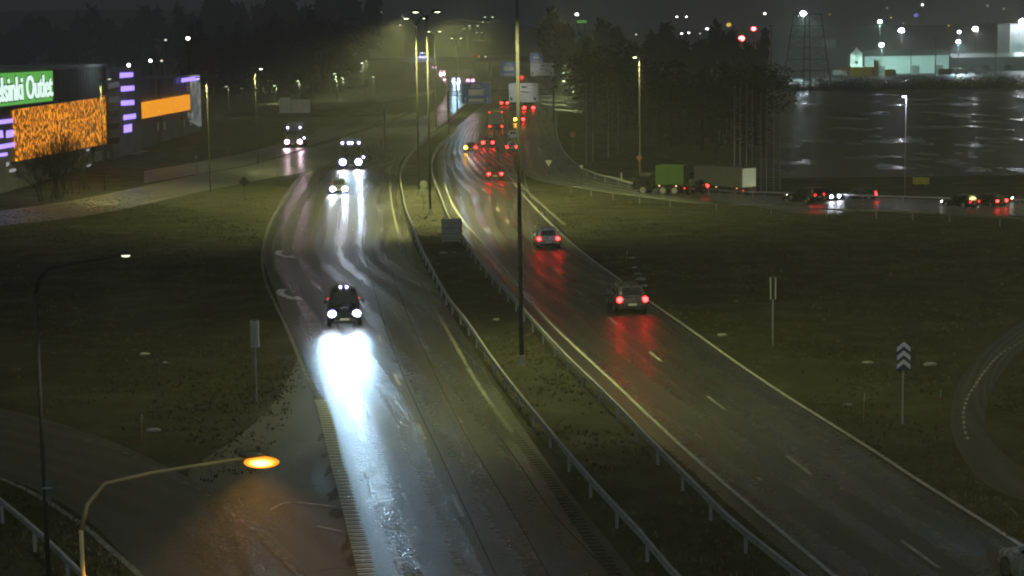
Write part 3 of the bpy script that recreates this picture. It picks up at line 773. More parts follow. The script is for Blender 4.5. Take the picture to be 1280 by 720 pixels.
# chevron
g = Gp(1128, 530); s = FPX / g.y; h = 105 / s; hp = 36 / s; wp = 18.5 / s
t = post_sign(g, h - hp * .4, 'marker board with three pale upward chevrons on a thin post', 'road sign', .035, 'signback_lt', None, 'chevron_sign')
MB().box((0, -.06, h - hp / 2), (wp, .04, hp)).build('board', noisy('dark_blue_sheet', (.015, .03, .05), (.02, .05, .08), 2, .4), t)
b = MB()
for k in range(3):
    z0 = h - hp + .06 + k * hp * .31; q = hp * .17; a = wp / 2 - .02; r_ = hp * .2
    b.quad((-a, -.084, z0), (0, -.084, z0 + r_), (0, -.084, z0 + r_ + q), (-a, -.084, z0 + q))
    b.quad((a, -.084, z0), (a, -.084, z0 + q), (0, -.084, z0 + r_ + q), (0, -.084, z0 + r_))
b.build('chevron', mat('retroreflective_white', (.85, .85, .82), .4), t)
# snow stakes
for px, pyb, pyt, lb in [(1079, 526, 490, 'thin orange snow stake just left of the chevron board'), (1174, 518, 486, 'thin orange snow stake between the chevron board and the loop road'),
                         (177, 553, 517, 'thin pale snow stake in the grass beside the exit road'), (783, 331, 312, 'thin snow stake beside the outbound edge line')]:
    g = Gp(px, pyb); s = FPX / g.y; h = (pyb - pyt) / s
    t = thing('snow_stake', g, 0, lb, 'snow stake', 'snow stakes in the grass')
    MB().tube([(0, 0, -.1), (.03, 0, h * .7)], [.022, .018], 6).build('stake', M['red_stake'], t)
    MB().tube([(.03, 0, h * .7), (.045, 0, h)], [.019, .015], 6).build('reflective_band', M['plate'], t)
# yield sign back on the slim pole
g = PY(57, 616, 51.8)
t = thing('yield_sign', (g.x, 51.85, g.z), 0, 'back of a triangular yield sign fixed low on the slim left pole', 'road sign')
s = FPX / 51.8; b = MB(); a = 17 / s; hh = 28 / s
b.loft([[(-a, y, hh / 2), (a, y, hh / 2), (.04, y, -hh / 2), (-.04, y, -hh / 2)] for y in (.10, .125)]); b.build('plate', M['galv_dull'], t)
MB().box((0, .09, .1), (a * .8, .03, .05)).build('bracket', M['galv'], t)
# median round signs
g = Gp(530, 262)
t = post_sign(g, 2.7, 'two round sign backs stacked on one post in the median', 'road sign', .03, 'pole_dark')
for z in (2.35, 1.6): MB().tube([(0, -.06, z), (0, -.03, z)], .36, 20).build('disc', M['galv_dull'], t)
# median cabinet board
a = Gp(564, 303, .05); s = FPX / a.y; w = 26 / s; h = 29 / s
t = thing('equipment_cabinet', (a.x, a.y, 0), R(-4), 'square grey-green cabinet board standing in the median', 'cabinet')
MB().box((0, .18, h / 2 + .1), (w * .94, .35, h)).build('casing', M['signback'], t, bevel=.03)
b = MB()
for k in range(4): b.box((0, -.012, .3 + k * h * .24), (w * .86, .02, .03))
b.build('door_seam', M['pole_dark'], t)
for s_ in (-1, 1): MB().box((s_ * w * .4, .15, .04), (.1, .1, .2)).build('leg', M['galv'], t)
MB().box((w * .49, .18, h / 2 + .1), (.05, .38, h + .04)).build('corner_post', M['pole_dark'], t)
# small post signs
def tri_sign(px, pyb, pyt, label, kind='tri', m='signback', size=.4):
    g = Gp(px, pyb); s = FPX / g.y; h = (pyb - pyt) / s
    t = post_sign(g, h, label, 'road sign', .04, 'pole')
    if kind == 'tri': MB().loft([[(-size, y, h + .25), (size, y, h + .25), (0, y, h - .45)] for y in (-.05, -.08)]).build('plate', M[m], t)
    elif kind == 'dia': MB().loft([[(-size, y, h), (0, y, h + size), (size, y, h), (0, y, h - size)] for y in (-.06, -.1)]).build('plate', M[m], t)
    else: MB().tube([(0, -.06, h), (0, -.1, h)], size, 18).build('plate', M[m], t)
tri_sign(686, 228, 203, 'small triangular sign where the slip road leaves the outbound road', size=.4)
tri_sign(306, 250, 227, 'dark diamond sign back at the grass edge by the left ramp', 'dia', 'black', .55)
tri_sign(716, 190, 168, 'dim round reddish sign at the wood edge right of the slip road', 'round', 'red_stake', .4)
tri_sign(727, 233, 208, 'plain slim post with small round plate on the slip road verge', 'round', 'signback', .18)
tri_sign(347, 230, 190, 'thin bare post with a small plate beside the left ramp', 'round', 'pole_dark', .12)
tri_sign(246, 216, 196, 'slim pale post with small plate on the bank before the shopping centre', 'round', 'signback_lt', .12)
tri_sign(799, 225, 197, 'round reddish sign on the lamp pole by the green lorry', 'round', 'red_stake', .3)
# marker stubs
for px, py, lb in [(1047, 268, 'white edge post right of the red tail lights on the slip road'), (811, 232, 'white edge post left of the green lorry on the slip road'), (777, 226, 'white edge post on the slip road curve')]:
    g = Gp(px, py); t = thing('edge_post', g, 0, lb, 'edge post', 'white edge posts')
    MB().tube([(0, 0, -.1), (0, 0, .9)], [.06, .05], 8).build('post', M['plate'], t); MB().box((0, -.055, .75), (.08, .02, .16)).build('reflector_or_bloom', M['wsheet'], t)
# yellow board in the wet field
g = Gp(1151, 233); t = thing('yellow_board', g, 0, 'dim yellow board standing in the wet field right of the pale lamp pole', 'board')
for s_ in (-.6, .6): MB().tube([(s_, 0, -.1), (s_, 0, .5)], .04, 6).build('post', M['galv'], t)
MB().box((0, -.05, .75), (2.1, .05, .9)).build('panel', noisy('yellow_board_paint', (.45, .38, .03), (.55, .46, .05), 2, .6), t)

# slender bare poles beside the field
for i, (px, yt, yb, lb) in enumerate([(918, 110, 216, 'leftmost slender flagpole, above the pale lorry rear'), (925, 112, 216, 'second slender flagpole from the left'), (933, 108, 217, 'third slender flagpole from the left, at the lorry corner'),
                                      (940, 114, 236, 'fourth slender flagpole from the left, just clear of the lorry'), (951, 118, 240, 'slender flagpole left of the small cross plate'), (958, 112, 240, 'slender flagpole touching the left side of the cross plate'),
                                      (967, 110, 242, 'slender flagpole touching the right side of the cross plate'), (975, 116, 238, 'rightmost slender flagpole beside the field')]):
    g = Gp(px, yb if yb > 230 else 240); h = (( yb if yb > 230 else 240) - yt) / (FPX / g.y)
    t = thing('flagpole', g, 0, lb, 'flagpole', 'slender flagpoles at the field edge')
    MB().tube([(0, 0, -.1), (0, 0, h)], [.07, .04], 8).build('mast', M['pole_pale'], t); MB().sphere((0, 0, h + .05), .08).build('finial', M['rim'], t)
g = Gp(958, 241); t = thing('storage_rack', g, 0, 'low pale rack of horizontal bars under the flagpoles', 'rack'); b = MB()
for z in (.9, 1.25, 1.6): b.box((0, 0, z), (3.2, .05, .05))
b.build('bar', M['pole_pale'], t)
for x in (-1.4, 1.4): MB().box((x, 0, .85), (.07, .07, 1.7)).build('post', M['pole'], t)

# ------------------------------------------------------------------ vehicles
def wheel(t, x, y, r, w):
    s = 1 if x > 0 else -1
    o = MB().tube([(x - s * w, y, r), (x, y, r)], r, 18).build('wheel', M['tyre'], t)
    MB().tube([(x - s * .01, y, r), (x + s * .012, y, r)], r * .62, 14).build('rim', M['rim'], o)
def car(base, ahead, paint, label, L=4.4, Wd=1.78, Ht=1.48, kind='hatch', heads=None, tails='tail', beams=0, hs=.09, ts=(.16, .12), extra=None, pink=False, group='cars on the motorway', lt=None, rtl=None):
    d = Vector(ahead) - Vector(base); rz = math.atan2(d.y, d.x) - math.pi / 2
    t = thing('car', base, rz, label, 'car', group)
    w = Wd / 2; sh = .62 * Ht if kind != 'suv' else .60 * Ht; zb = .2 if kind != 'suv' else .26
    # body loft along y (rear -> front)
    st = [(-L/2, .80, .42, sh - .10), (-L/2 + .10, .92, .26, sh - .02), (-L/2 + .45, .98, zb, sh), (-L*.2, 1.0, zb, sh), (L*.12, 1.0, zb, sh - .01),
          (L*.30, .98, zb, sh - .08), (L/2 - .28, .93, zb + .02, sh - .2), (L/2 - .08, .84, zb + .08, sh - .30), (L/2, .70, .38, sh - .36)]
    if kind == 'sedan': st[0] = (-L/2, .80, .42, sh - .12)
    rings = []
    for y, k, z0, z1 in st:
        q = w * k
        rings.append([(-q * .9, y, z0), (-q, y, z0 + .12), (-q, y, (z0 + z1) / 2), (-q * .97, y, z1 - .07), (-q * .86, y, z1), (0, y, z1 + .035),
                      (q * .86, y, z1), (q * .97, y, z1 - .07), (q, y, (z0 + z1) / 2), (q, y, z0 + .12), (q * .9, y, z0)])
    body = MB().loft(rings).build('body', paint, t, smooth=True)
    md = body.modifiers.new('b', 'BEVEL'); md.width = .02; md.segments = 1; md.limit_method = 'ANGLE'; md.angle_limit = R(40)
    # cabin
    yr0, yf0 = {'hatch': (-L/2 + .18, L*.23), 'suv': (-L/2 + .14, L*.20), 'wagon': (-L/2 + .2, L*.22), 'sedan': (-L/2 + .75, L*.22)}[kind]
    yr1, yf1 = {'hatch': (yr0 + .42, yf0 - .78), 'suv': (yr0 + .28, yf0 - .62), 'wagon': (yr0 + .45, yf0 - .8), 'sedan': (yr0 + .65, yf0 - .82)}[kind]
    a, c = w * .9, w * .72; z0, z1 = sh - .03, Ht
    def ring(z, k, ya, yb, wd): return [(-wd, ya, z), (-wd * 1.0, (ya + yb) / 2, z), (-wd, yb, z), (-wd * .5, yb + .05, z), (wd * .5, yb + .05, z), (wd, yb, z), (wd, (ya + yb) / 2, z), (wd, ya, z), (wd * .5, ya - .03, z), (-wd * .5, ya - .03, z)]
    MB().loft([ring(z0, 0, yr0, yf0, a), ring(z1 - .07, 0, yr1, yf1, c), ring(z1, 0, yr1 + .12, yf1 - .12, c * .86)]).build('cabin', paint, t, smooth=True).modifiers.new('b', 'BEVEL').width = .015
    def P(u, v, side):  # u along, v up; on the frustum faces
        z = z0 + (z1 - .07 - z0) * v
        if side in ('l', 'r'):
            x = (a + (c - a) * v + .006) * (-1 if side == 'l' else 1)
            ya = yr0 + (yr1 - yr0) * v; yb = yf0 + (yf1 - yf0) * v; return (x, ya + (yb - ya) * u, z)
        wd = a + (c - a) * v
        if side == 'f': return (-wd + 2 * wd * u, (yf0 + (yf1 - yf0) * v) + .052 + .012, z)
        return (-wd + 2 * wd * u, (yr0 + (yr1 - yr0) * v) - .032 - .012, z)
    MB().quad(P(.1, .1, 'f'), P(.9, .1, 'f'), P(.88, .93, 'f'), P(.12, .93, 'f')).build('windscreen', M['glass'], t)
    MB().quad(P(.12, .2, 'b'), P(.88, .2, 'b'), P(.86, .9, 'b'), P(.14, .9, 'b')).build('rear_window', M['glass'], t)
    for sd in 'lr':
        MB().quad(P(.08, .15, sd), P(.47, .15, sd), P(.47, .9, sd), P(.12, .9, sd)).build('side_window', M['glass'], t)
        MB().quad(P(.52, .15, sd), P(.9, .15, sd), P(.86, .9, sd), P(.52, .9, sd)).build('side_window', M['glass'], t)
    for sx in (-1, 1):
        wheel(t, sx * (w + .005), L * .30, .33 if kind != 'suv' else .37, .22); wheel(t, sx * (w + .005), -L * .30, .33 if kind != 'suv' else .37, .22)
        m_ = MB().sphere((sx * (w + .08), yf0 - .55, sh + .10), .12, 10, 6, (1, .6, .75)).build('wing_mirror', paint, t, smooth=True)
    zh = sh - .36 if kind != 'suv' else sh - .34
    for sx in (-1, 1):
        MB().sphere((sx * w * .70, L/2 - .06, zh), hs, 12, 8, (1.25, .9, .95)).build('headlight', (heads or M['glass']), t, smooth=True)
        if heads is E['head']: MB().tube([(sx * w * .70, L/2 - .10, zh), (sx * w * .70, L/2 - .04, zh)], hs * 1.55, 16).build('reflector_or_bloom', E['ring'], C.objects[-1])  # glowing disc added behind the lens as headlight bloom
        if beams:
            light('headlight_beam', 'SPOT', (sx * w * .70, L/2 + .08, zh), (.42, .74, 1.0) if not pink else (1, .7, .8), beams, t, .12, 32, 1.0, (-sx * .02, 1, -.15))
        tm = tails
        if sx < 0 and lt: tm = lt
        if sx > 0 and rtl: tm = rtl
        MB().sphere((sx * w * .80, -L/2 + .03, sh - .14), 1, 10, 8, (ts[0], .08, ts[1])).build('tail_light', E[tm] if tm else M['p_red'], t, smooth=True)
    MB().box((0, -L/2 - .015, .55), (.5, .03, .12)).build('number_plate', M['plate'], t)
    MB().box((0, L/2 + .015, .48), (.5, .03, .11)).build('number_plate', M['plate'], t)
    MB().box((0, -L/2 + .02, .36), (w * 1.5, .14, .14)).build('rear_bumper', M['black'], t, bevel=.03)
    MB().box((0, L/2 - .02, .36), (w * 1.3, .12, .16)).build('front_grille', M['black'], t, bevel=.03)
    if extra: extra(t, w, L, sh, Ht, yf1, yr1)
    return t
def between(a, b_): return Gp(*a), Gp(*b_)
# 1: near dark pickup with roof lamps
def roofpair(t, w, L, sh, Ht, yf1, yr1):
    MB().tube([(-w * .7, yf1 - .2, Ht + .05), (w * .7, yf1 - .2, Ht + .05)], .03, 8).build('roof_rail', M['black'], t)
    for x in (-.17, .17): MB().sphere((x, yf1 - .14, Ht + .12), .075, 10, 8).build('roof_lamp', E['roofl'], t, smooth=True)
a, c = between((431, 410), (433, 440))
f = (c - a).normalized(); car(a - f * 2.3, c, M['p_black'], 'near dark off-roader with two roof lamps, headlights glaring at the camera', 4.7, 1.88, 1.85, 'suv', E['head'], 'tail_dim', 1200, .16, extra=roofpair)
a, c = between((423.5, 243), (421, 262))
f = (c - a).normalized(); car(a - f * 2.2, c, M['p_grey'], 'car with glaring headlights right in front of the dark lorry, inbound', 4.3, 1.76, 1.46, 'hatch', E['head'], 'tail_dim', 1700, .23)
# outbound cars
a, c = between((791, 393), (755, 362))
f = (c - a).normalized(); car(a + f * 2.3, c, M['p_grey'], 'nearest outbound car, grey estate with large red tail lights', 4.5, 1.8, 1.55, 'wagon', None, 'tail_hot', 0, ts=(.17, .16), group='outbound cars')
a, c = between((686, 312), (668, 290))
f = (c - a).normalized(); car(a + f * 2.2, c, M['p_silver'], 'silver outbound hatchback ahead of the nearest grey estate', 4.2, 1.75, 1.5, 'hatch', None, 'tail_hot', 0, ts=(.15, .13), group='outbound cars')
a, c = between((619, 226), (611, 208))
f = (c - a).normalized(); car(a + f * 2.2, c, M['p_red'], 'dark red outbound car alone in the middle of the bend', 4.4, 1.78, 1.45, 'sedan', None, 'tail_hot', 0, ts=(.18, .15), group='outbound cars')
a, c = between((640, 190.5), (642, 179))
f = (c - a).normalized(); car(a + f * 2.1, c, M['p_silver'], 'silver car behind the centre pole at the slip road fork', 4.3, 1.76, 1.48, 'hatch', None, 'tail', 0, ts=(.20, .18), group='outbound cars', rtl='tail_hot')
a, c = between((641.5, 176), (644, 167))
f = (c - a).normalized(); car(a + f * 2.1, c, M['p_white'], 'white car directly ahead of the silver one behind the centre pole', 4.4, 1.8, 1.5, 'sedan', None, None, 0, group='outbound cars')
a, c = between((610, 184.5), (614, 174))
f = (c - a).normalized(); car(a + f * 2.1, c, M['p_black'], 'black outbound car with joined bright red tail lights, left lane', 4.3, 1.76, 1.45, 'hatch', None, 'tail_hot', 0, ts=(.26, .18), group='outbound cars')
a, c = between((588.5, 191), (592, 180))
f = (c - a).normalized(); car(a + f * 2.1, c, M['p_black'], 'outbound car flashing an amber left indicator at the median', 4.3, 1.74, 1.45, 'hatch', None, 'tail', 0, ts=(.24, .2), group='outbound cars', lt='amber')
a, c = between((630.5, 132.5), (633, 127))
f = (c - a).normalized(); car(a + f * 2.1, c, M['p_black'], 'outbound car with red lights between the two boards, beyond the grey lorry', 4.3, 1.74, 1.45, 'hatch', None, 'tail_hot', 0, ts=(.30, .24), group='outbound cars')
a, c = between((649, 154), (652, 147))
f = (c - a).normalized(); car(a + f * 2.1, c, M['p_red'], 'outbound car with amber and red lights just right of the grey lorry', 4.2, 1.9, 1.45, 'hatch', None, 'tail_hot', 0, ts=(.3, .24), group='outbound cars', lt='amber')
a, c = between((650, 99), (651, 95))
f = (c - a).normalized(); car(a + f * 2.1, c, M['p_black'], 'farthest outbound car, two dim red lights below the small blue board', 4.4, 1.9, 1.6, 'suv', None, 'tail', 0, ts=(.6, .5), group='outbound cars')
# bottom right: nose of a silver car entering
a, c = Gp(1262, 716), Gp(1235, 694)
f = (c - a).normalized(); s_ = Vector((f.y, -f.x, 0))
n0 = Gp(1253, 712)
car(n0 - f * 2.25 + s_ * .75, n0 + f * 6, M['p_silver'], 'silver car cut by the bottom right corner, only its nose in the frame', 4.5, 1.8, 1.5, 'hatch', E['roofl'], 'tail', 500, .05, group='outbound cars')

def lorry(base, ahead, label, L=8, Wd=2.5, Hc=3.2, Hb=3.7, cab=None, box=None, front=None, tail=None, roofn=0, beams=0, hr=.2, group='lorries', pink=False, side=None, trl=.2, rear=None, boxlen=None, topl=None, sidemark=0):
    d = Vector(ahead) - Vector(base); rz = math.atan2(d.y, d.x) - math.pi / 2
    t = thing('lorry', base, rz, label, 'lorry', group); w = Wd / 2; cab = cab or M['p_black']; box = box or M['tarp']
    cl = 2.1; yf = L / 2
    rings = []
    for z, y0, y1, k in ((.55, yf - cl, yf - .02, .96), (1.2, yf - cl, yf, 1.0), (1.9, yf - cl, yf - .05, 1.0), (Hc - .35, yf - cl, yf - .38, .97), (Hc, yf - cl + .1, yf - .75, .9)):
        q = w * k; rings.append([(-q, y0, z), (-q, y1 - .12, z), (-q * .85, y1, z), (q * .85, y1, z), (q, y1 - .12, z), (q, y0, z)])
    MB().loft(rings).build('cab', cab, t)
    MB().quad((-w * .82, yf - .035, 1.95), (w * .82, yf - .035, 1.95), (w * .78, yf - .33, Hc - .45), (-w * .78, yf - .33, Hc - .45)).build('windscreen', M['glass'], t)
    for s in (-1, 1):
        MB().quad((s * (w + .012), yf - 1.5, 1.9), (s * (w + .012), yf - .4, 1.9), (s * (w * .975 + .012), yf - .6, Hc - .5), (s * (w * .975 + .012), yf - 1.5, Hc - .5)).build('side_window', M['glass'], t)
        MB().box((s * (w + .2), yf - .25, 2.2), (.22, .14, .6)).build('wing_mirror', M['black'], t)
    yb = -L / 2; bl = L - cl - .35
    MB().box((0, yb + bl / 2, (1.05 + Hb) / 2), (Wd, bl, Hb - 1.05)).build('cargo_box', box, t, bevel=.04)
    MB().box((0, yb + bl / 2 - .05, .85), (Wd * .5, bl + 1.2, .3)).build('chassis', M['black'], t)
    if rear: MB().box((0, yb - .03, (1.08 + Hb) / 2), (Wd * .97, .04, Hb - 1.15)).build('rear_doors', rear, t)
    MB().box((0, yb + .05, .62), (Wd * .92, .1, .22)).build('rear_bumper', M['black'], t)
    for y in (yf - 1.1, yb + 1.0, yb + 2.2) if L < 10 else (yf - 1.1, yf - 3.6, yb + 1.2, yb + 2.5, yb + 3.8):
        for s in (-1, 1): wheel(t, s * w * .98, y, .48, .3)
    for s in (-1, 1):
        MB().sphere((s * w * .78, yf - .0, .95), hr, 12, 8, (1.1, .6, .9)).build('headlight', front or M['glass'], t, smooth=True)
        if front and hr < .5: MB().tube([(s * w * .78, yf - .06, .95), (s * w * .78, yf + .03, .95)], hr * 1.5, 16).build('reflector_or_bloom', E['bloom_pink' if pink else 'ring'], C.objects[-1])  # bloom around the lorry lamp, made as an emissive disc
        if beams: light('headlight_beam', 'SPOT', (s * w * .78, yf + hr * .6 + .05, .95), (.42, .74, 1) if not pink else (1, .66, .75), beams, t, .09, 27, 1.0, (0, 1, -.12))
        MB().sphere((s * w * .85, yb - .02, .72), 1, 10, 6, (trl, .08, trl * .7)).build('tail_light', tail or M['p_red'], t, smooth=True)
        if topl: MB().sphere((s * w * .88, yb - .03, Hb - .1), .14, 8, 6, (1, .5, .8)).build('marker_lamp', topl, t)
    for i in range(roofn):
        x = (-.78 + 1.56 * i / (roofn - 1)) * w * (1 if roofn != 4 else 1)
        if roofn == 4: x = (-.85, -.16, .16, .78)[i] * w
        if roofn == 2: x = (-.8, .72)[i] * w
        MB().sphere((x, yf - .6, Hc + .08), .17, 10, 6).build('roof_lamp', E['roofl'], t, smooth=True)
    for i in range(sidemark):
        y = yb + .8 + i * (bl - 1.2) / max(1, sidemark - 1)
        for s in (-1, 1): MB().sphere((s * (w + .02), y, .95), .08, 8, 6, (.4, 1, .8)).build('side_marker_lamp', E['amber_dim'], t)
    if side: MB().sphere((side * (w + .35), yf - .3, 1.5), .16, 8, 6).build('side_lamp', E['roofl'], t)
    MB().box((0, yf + .03, .6), (.52, .03, .12)).build('number_plate', M['plate'], t)
    return t
a, c = between((438.5, 212), (434, 232)); f = (c - a).normalized()
lorry(a - f * 4, c, 'black inbound lorry with four violet roof lamps and glaring headlights', front=E['head'], roofn=4, beams=1200, hr=.34, side=-1)
a, c = between((367, 185), (345, 193)); f = (c - a).normalized(); f = (f * .35 + Vector((0, -1, 0)) * .9).normalized()
lorry(a - f * 4, a + f * 5, 'lorry with pinkish headlights waiting on the left turning road', cab=M['p_grey'], front=E['head_pink'], roofn=2, beams=450, hr=.3, pink=True, side=-1, Hc=3.0)
a, c = between((620, 163), (624, 154)); f = (c - a).normalized()
lorry(a + f * 4, c, 'grey box lorry seen from behind under the blue board, outbound', L=8, Wd=2.5, Hb=3.3, Hc=2.9, tail=E['tail'], topl=E['tail_dim'], trl=.2)
a, c = between((661, 138.5), (664, 131)); f = (c - a).normalized()
lorry(a + f * 4, c, 'dark outbound lorry with bright red rear lights below the white board', Wd=2.5, Hb=2.2, Hc=2.3, box=M['p_black'], tail=E['tail_hot'], trl=.42)
a, c = between((570, 102), (568, 110)); f = (c - a).normalized()
lorry(a - f * 4, c, 'far inbound lorry with blue-white headlights nearest below the overpass', front=E['head_far'], beams=45000, hr=.75, Wd=2.6)
a, c = between((588, 103.5), (588, 110)); f = (c - a).normalized()
lorry(a - f * 4, c, 'far inbound lorry with pink lights just above the blue board', front=E['pink_far'], beams=14000, hr=.8, roofn=0, Wd=2.6, pink=True)
a, c = between((553, 91.5), (556, 99)); f = (c - a).normalized()
lorry(a - f * 4, c, 'far inbound lorry with pink lights at the left of the underpass', front=E['pink_far'], beams=30000, hr=.6, Wd=2.6, pink=True)
a, c = between((543, 86), (546, 92)); f = (c - a).normalized()
lorry(a - f * 4, c, 'farthest inbound lorry, its pink light half hidden at the left underpass wall', front=E['pink_far'], beams=4000, hr=.6, Wd=2.5, pink=True)
# slip road traffic
a, c = between((922, 247), (880, 243)); f = (c - a); f.z = 0; f.normalize(); f = (f + Vector((-.15, 1.0, 0))).normalized()
p0 = Gp(931, 245); f = Vector((-.62, .78, 0)); p0r = p0
lorry(p0 + f * 4.6, p0 + f * 12, 'articulated lorry on the slip road with a pale yellowish rear', L=10.5, Wd=2.3, Hb=3.3, Hc=2.5, box=M['tarp_dk'], rear=M['tarp_white'], tail=E['tail_dim'], trl=.1, topl=None, sidemark=3)
a = Gp(826, 243); f = Vector((-.93, .36, 0))
lorry(a, a + f * 5, 'green covered lorry on the slip road beside the pale lamp pole', L=5.4, Wd=2.0, Hb=3.0, Hc=2.2, box=M['p_green'], cab=M['p_black'], tail=E['tail_dim'], sidemark=2, trl=.09)
def slip_car(px, py, tx, ty, paint, label, **k):
    a, c = between((px, py), (tx, ty)); f = (c - a).normalized(); return car(a, a + f * 5, paint, label, group='cars on the slip road', **k)
slip_car(862, 243, 846, 242, M['p_grey'], 'car on the slip road between the green lorry and the long lorry, red rear lamps', tails='tail_hot', ts=(.25, .16))
ca = p0 - f * 0; cf = Vector((-.62, .78, 0)); cp = Vector((p0.x, p0.y, p0.z)) - cf * 9.5
car(cp, cp + cf * 5, M['p_black'], 'dark car on the slip road just behind the long lorry', tails='tail_dim', heads=E['pt'], hs=.08, beams=0, group='cars on the slip road')
light('headlight_beam', 'SPOT', cp + cf * 2.6 + Vector((0, 0, .7)), (.95, 1, .85), 500, None, .1, 55, 1, cf + Vector((0, 0, .28)))
slip_car(1000, 254, 985, 252, M['p_black'], 'red-lit car on the slip road right of the flagpoles', tails='tail_hot', ts=(.3, .09), kind='sedan')
slip_car(1028, 250, 1040, 251, M['p_blue'], 'oncoming car on the slip road with one blue-white headlight showing', heads=E['head'], hs=.16, beams=300, tails='tail_dim')
slip_car(1072, 250, 1060, 250, M['p_black'], 'dark car on the slip road with one round red light', tails='tail_hot', ts=(.2, .2))
slip_car(1200, 259, 1188, 258, M['p_black'], 'dark car with white headlights on the slip road far right', heads=E['pt'], hs=.14, tails='tail_dim')
slip_car(1234, 258, 1222, 257, M['p_black'], 'car with a bright red tail light near the right edge', tails='tail_hot', ts=(.22, .15))
slip_car(1288, 255, 1276, 254, M['p_grey'], 'car with a white light cut by the right edge', heads=E['pt'], hs=.16, tails='tail_dim')

# ------------------------------------------------------------------ overpass
Yo = 905.0
def ovp():
    a = PY(484, 76, Yo); c = PY(742, 72, Yo); xl, xr = a.x, c.x
    cx = (xl + xr) / 2; w = xr - xl; zb = 7.6
    t = thing('overpass', (cx, Yo, 0), 0, 'dark concrete overpass spanning both carriageways in the distance', 'bridge')
    MB().box((0, 7, zb + .7), (w + 30, 14, 1.4)).build('deck', M['concrete_dk'], t)
    MB().box((0, -.15, zb + 1.75), (w + 30, .3, .9)).build('parapet', M['concrete_dk'], t)
    MB().box((0, 14.15, zb + 1.75), (w + 30, .3, .9)).build('parapet', M['concrete_dk'], t)
    b = MB()
    for z in (2.5, 2.9): b.tube([(-w / 2 - 15, 0, zb + z), (w / 2 + 15, 0, zb + z)], .07, 6)
    b.build('railing', M['galv'], t)
    for px in (534, 612, 668):
        x = PY(px, 80, Yo).x - cx
        MB().box((x, 7, zb / 2), (1.4, 12, zb)).build('pier', M['concrete_dk'], t)
    return t
ovp()
for sgn, px0, px1, lb in ((-1, 380, 530, 'grassy embankment carrying the left end of the overpass'), (1, 690, 860, 'grassy embankment carrying the right end of the overpass')):
    xa, xb = PY(px0, 80, Yo).x, PY(px1, 80, Yo).x
    b = MB(); rings = []
    n = 16
    for i in range(n + 1):
        x = xa + (xb - xa) * i / n; k = sm(i / 6) if sgn < 0 else sm((n - i) / 8)
        if sgn < 0 and i >= n - 2: k *= (n - i + .6) / 3
        if sgn > 0 and i <= 2: k *= (i + .6) / 3
        z = 8.3 * k + .1
        rings.append([(x, Yo - 14, -.5), (x, Yo - 1, z), (x, Yo + 15, z), (x, Yo + 28, -.5)])
    b.loft(rings); o = b.build('embankment', M['grass'], smooth=False); o['kind'] = 'structure'
p = PY(528, 66, Yo + 5)
t0 = lorry((p.x, Yo + 5, 9.0), (p.x + .3, Yo - 10, 9.0), 'lorry crossing the overpass with violet-white lamps', front=E['head_far'], hr=.9, beams=0, roofn=4, Hc=2.9, Hb=3.2, Wd=2.5, L=6)
light('overpass_lorry_glow', 'POINT', (p.x, Yo - 3, 10.5), (.4, .45, 1), 2500, None, .4)
p = PY(593, 64, Yo + 8); car((p.x, Yo + 8, 9.0), (p.x - 10, Yo + 9, 9), M['p_red'], 'car crossing the overpass, one orange-red lamp visible', tails='tail_hot', ts=(.4, .3), group='cars on the overpass')
p = PY(612, 64, Yo + 5); car((p.x, Yo + 5, 9.0), (p.x - 10, Yo + 4.6, 9), M['p_silver'], 'car crossing the overpass with a small white lamp, left of the centre pole', heads=E['pt'], hs=.4, group='cars on the overpass')

# ------------------------------------------------------------------ shopping centre
F0, F1 = Gp(0, 243), Gp(252, 163)
ud = Vector((F1.x - F0.x, F1.y - F0.y, 0)).normalized(); un = Vector((ud.y, -ud.x, 0))   # outward towards the road
def fac(px, py, off=0.):
    r = ray(px, py); o_ = F0 + un * off
    t = (o_ - CAM).dot(un) / r.dot(un); p = CAM + r * t
    return ((p - F0).dot(ud), p.z)
def fpt(u, z, off=0.): return F0 + ud * u + un * off + Vector((0, 0, z))
def fbox(u0, u1, z0, z1, o0, o1): 
    b = MB(); return b.loft([[fpt(u, z0, o0), fpt(u, z0, o1), fpt(u, z1, o1), fpt(u, z1, o0)] for u in (u0, u1)])
def rel(b, root): 
    r = root.location; b.v = [(v[0] - r[0], v[1] - r[1], v[2] - r[2]) for v in b.v]; return b
def fslab(quadpx, o0, o1):
    """quad of pixel corners TL,TR,BR,BL on the facade"""
    q = [fac(x, y, o1) for x, y in quadpx]
    b = MB(); b.loft([[fpt(u, z, o) for u, z in q] for o in (o0, o1)]); return b
M['clad'] = noisy('dark_cladding', (.10, .105, .10), (.15, .155, .15), .25, .6, 0, 0, (1, 1, .3))
M['clad2'] = noisy('grey_cladding', (.17, .17, .17), (.24, .24, .235), .3, .6)
u1 = fac(134, 140)[0]; u2 = fac(172, 140)[0]; u3 = fac(240, 130)[0]; u4 = fac(252, 120)[0]
bl = thing('shopping_centre', fpt(0, 0), 0, 'long dark shopping centre with amber LED walls at the left edge', 'building')
rel(fbox(-45, u1, -.5, 12.9, -60, 0), bl).build('main_hall', M['clad'], bl)
rel(fbox(u1 + .02, u2, -.5, 12.6, -55, .6), bl).build('stair_tower', M['clad2'], bl)
rel(fbox(u2 + .02, u4, -.5, 10.4, -55, -.4), bl).build('far_hall', M['clad'], bl)
rel(fbox(-45.2, u1 + .2, 12.9, 13.3, -60, .25), bl).build('roof_edge', M['clad2'], bl)
b = MB()
for i in range(60):
    u = -40 + i * (u1 + 38) / 60; b2 = fbox(u, u + .12, 8.8, 12.8, 0, .07); n = len(b.v); b.v += b2.v; b.f += [tuple(k + n for k in f) for f in b2.f]
rel(b, bl).build('cladding_rib', M['clad2'], bl)
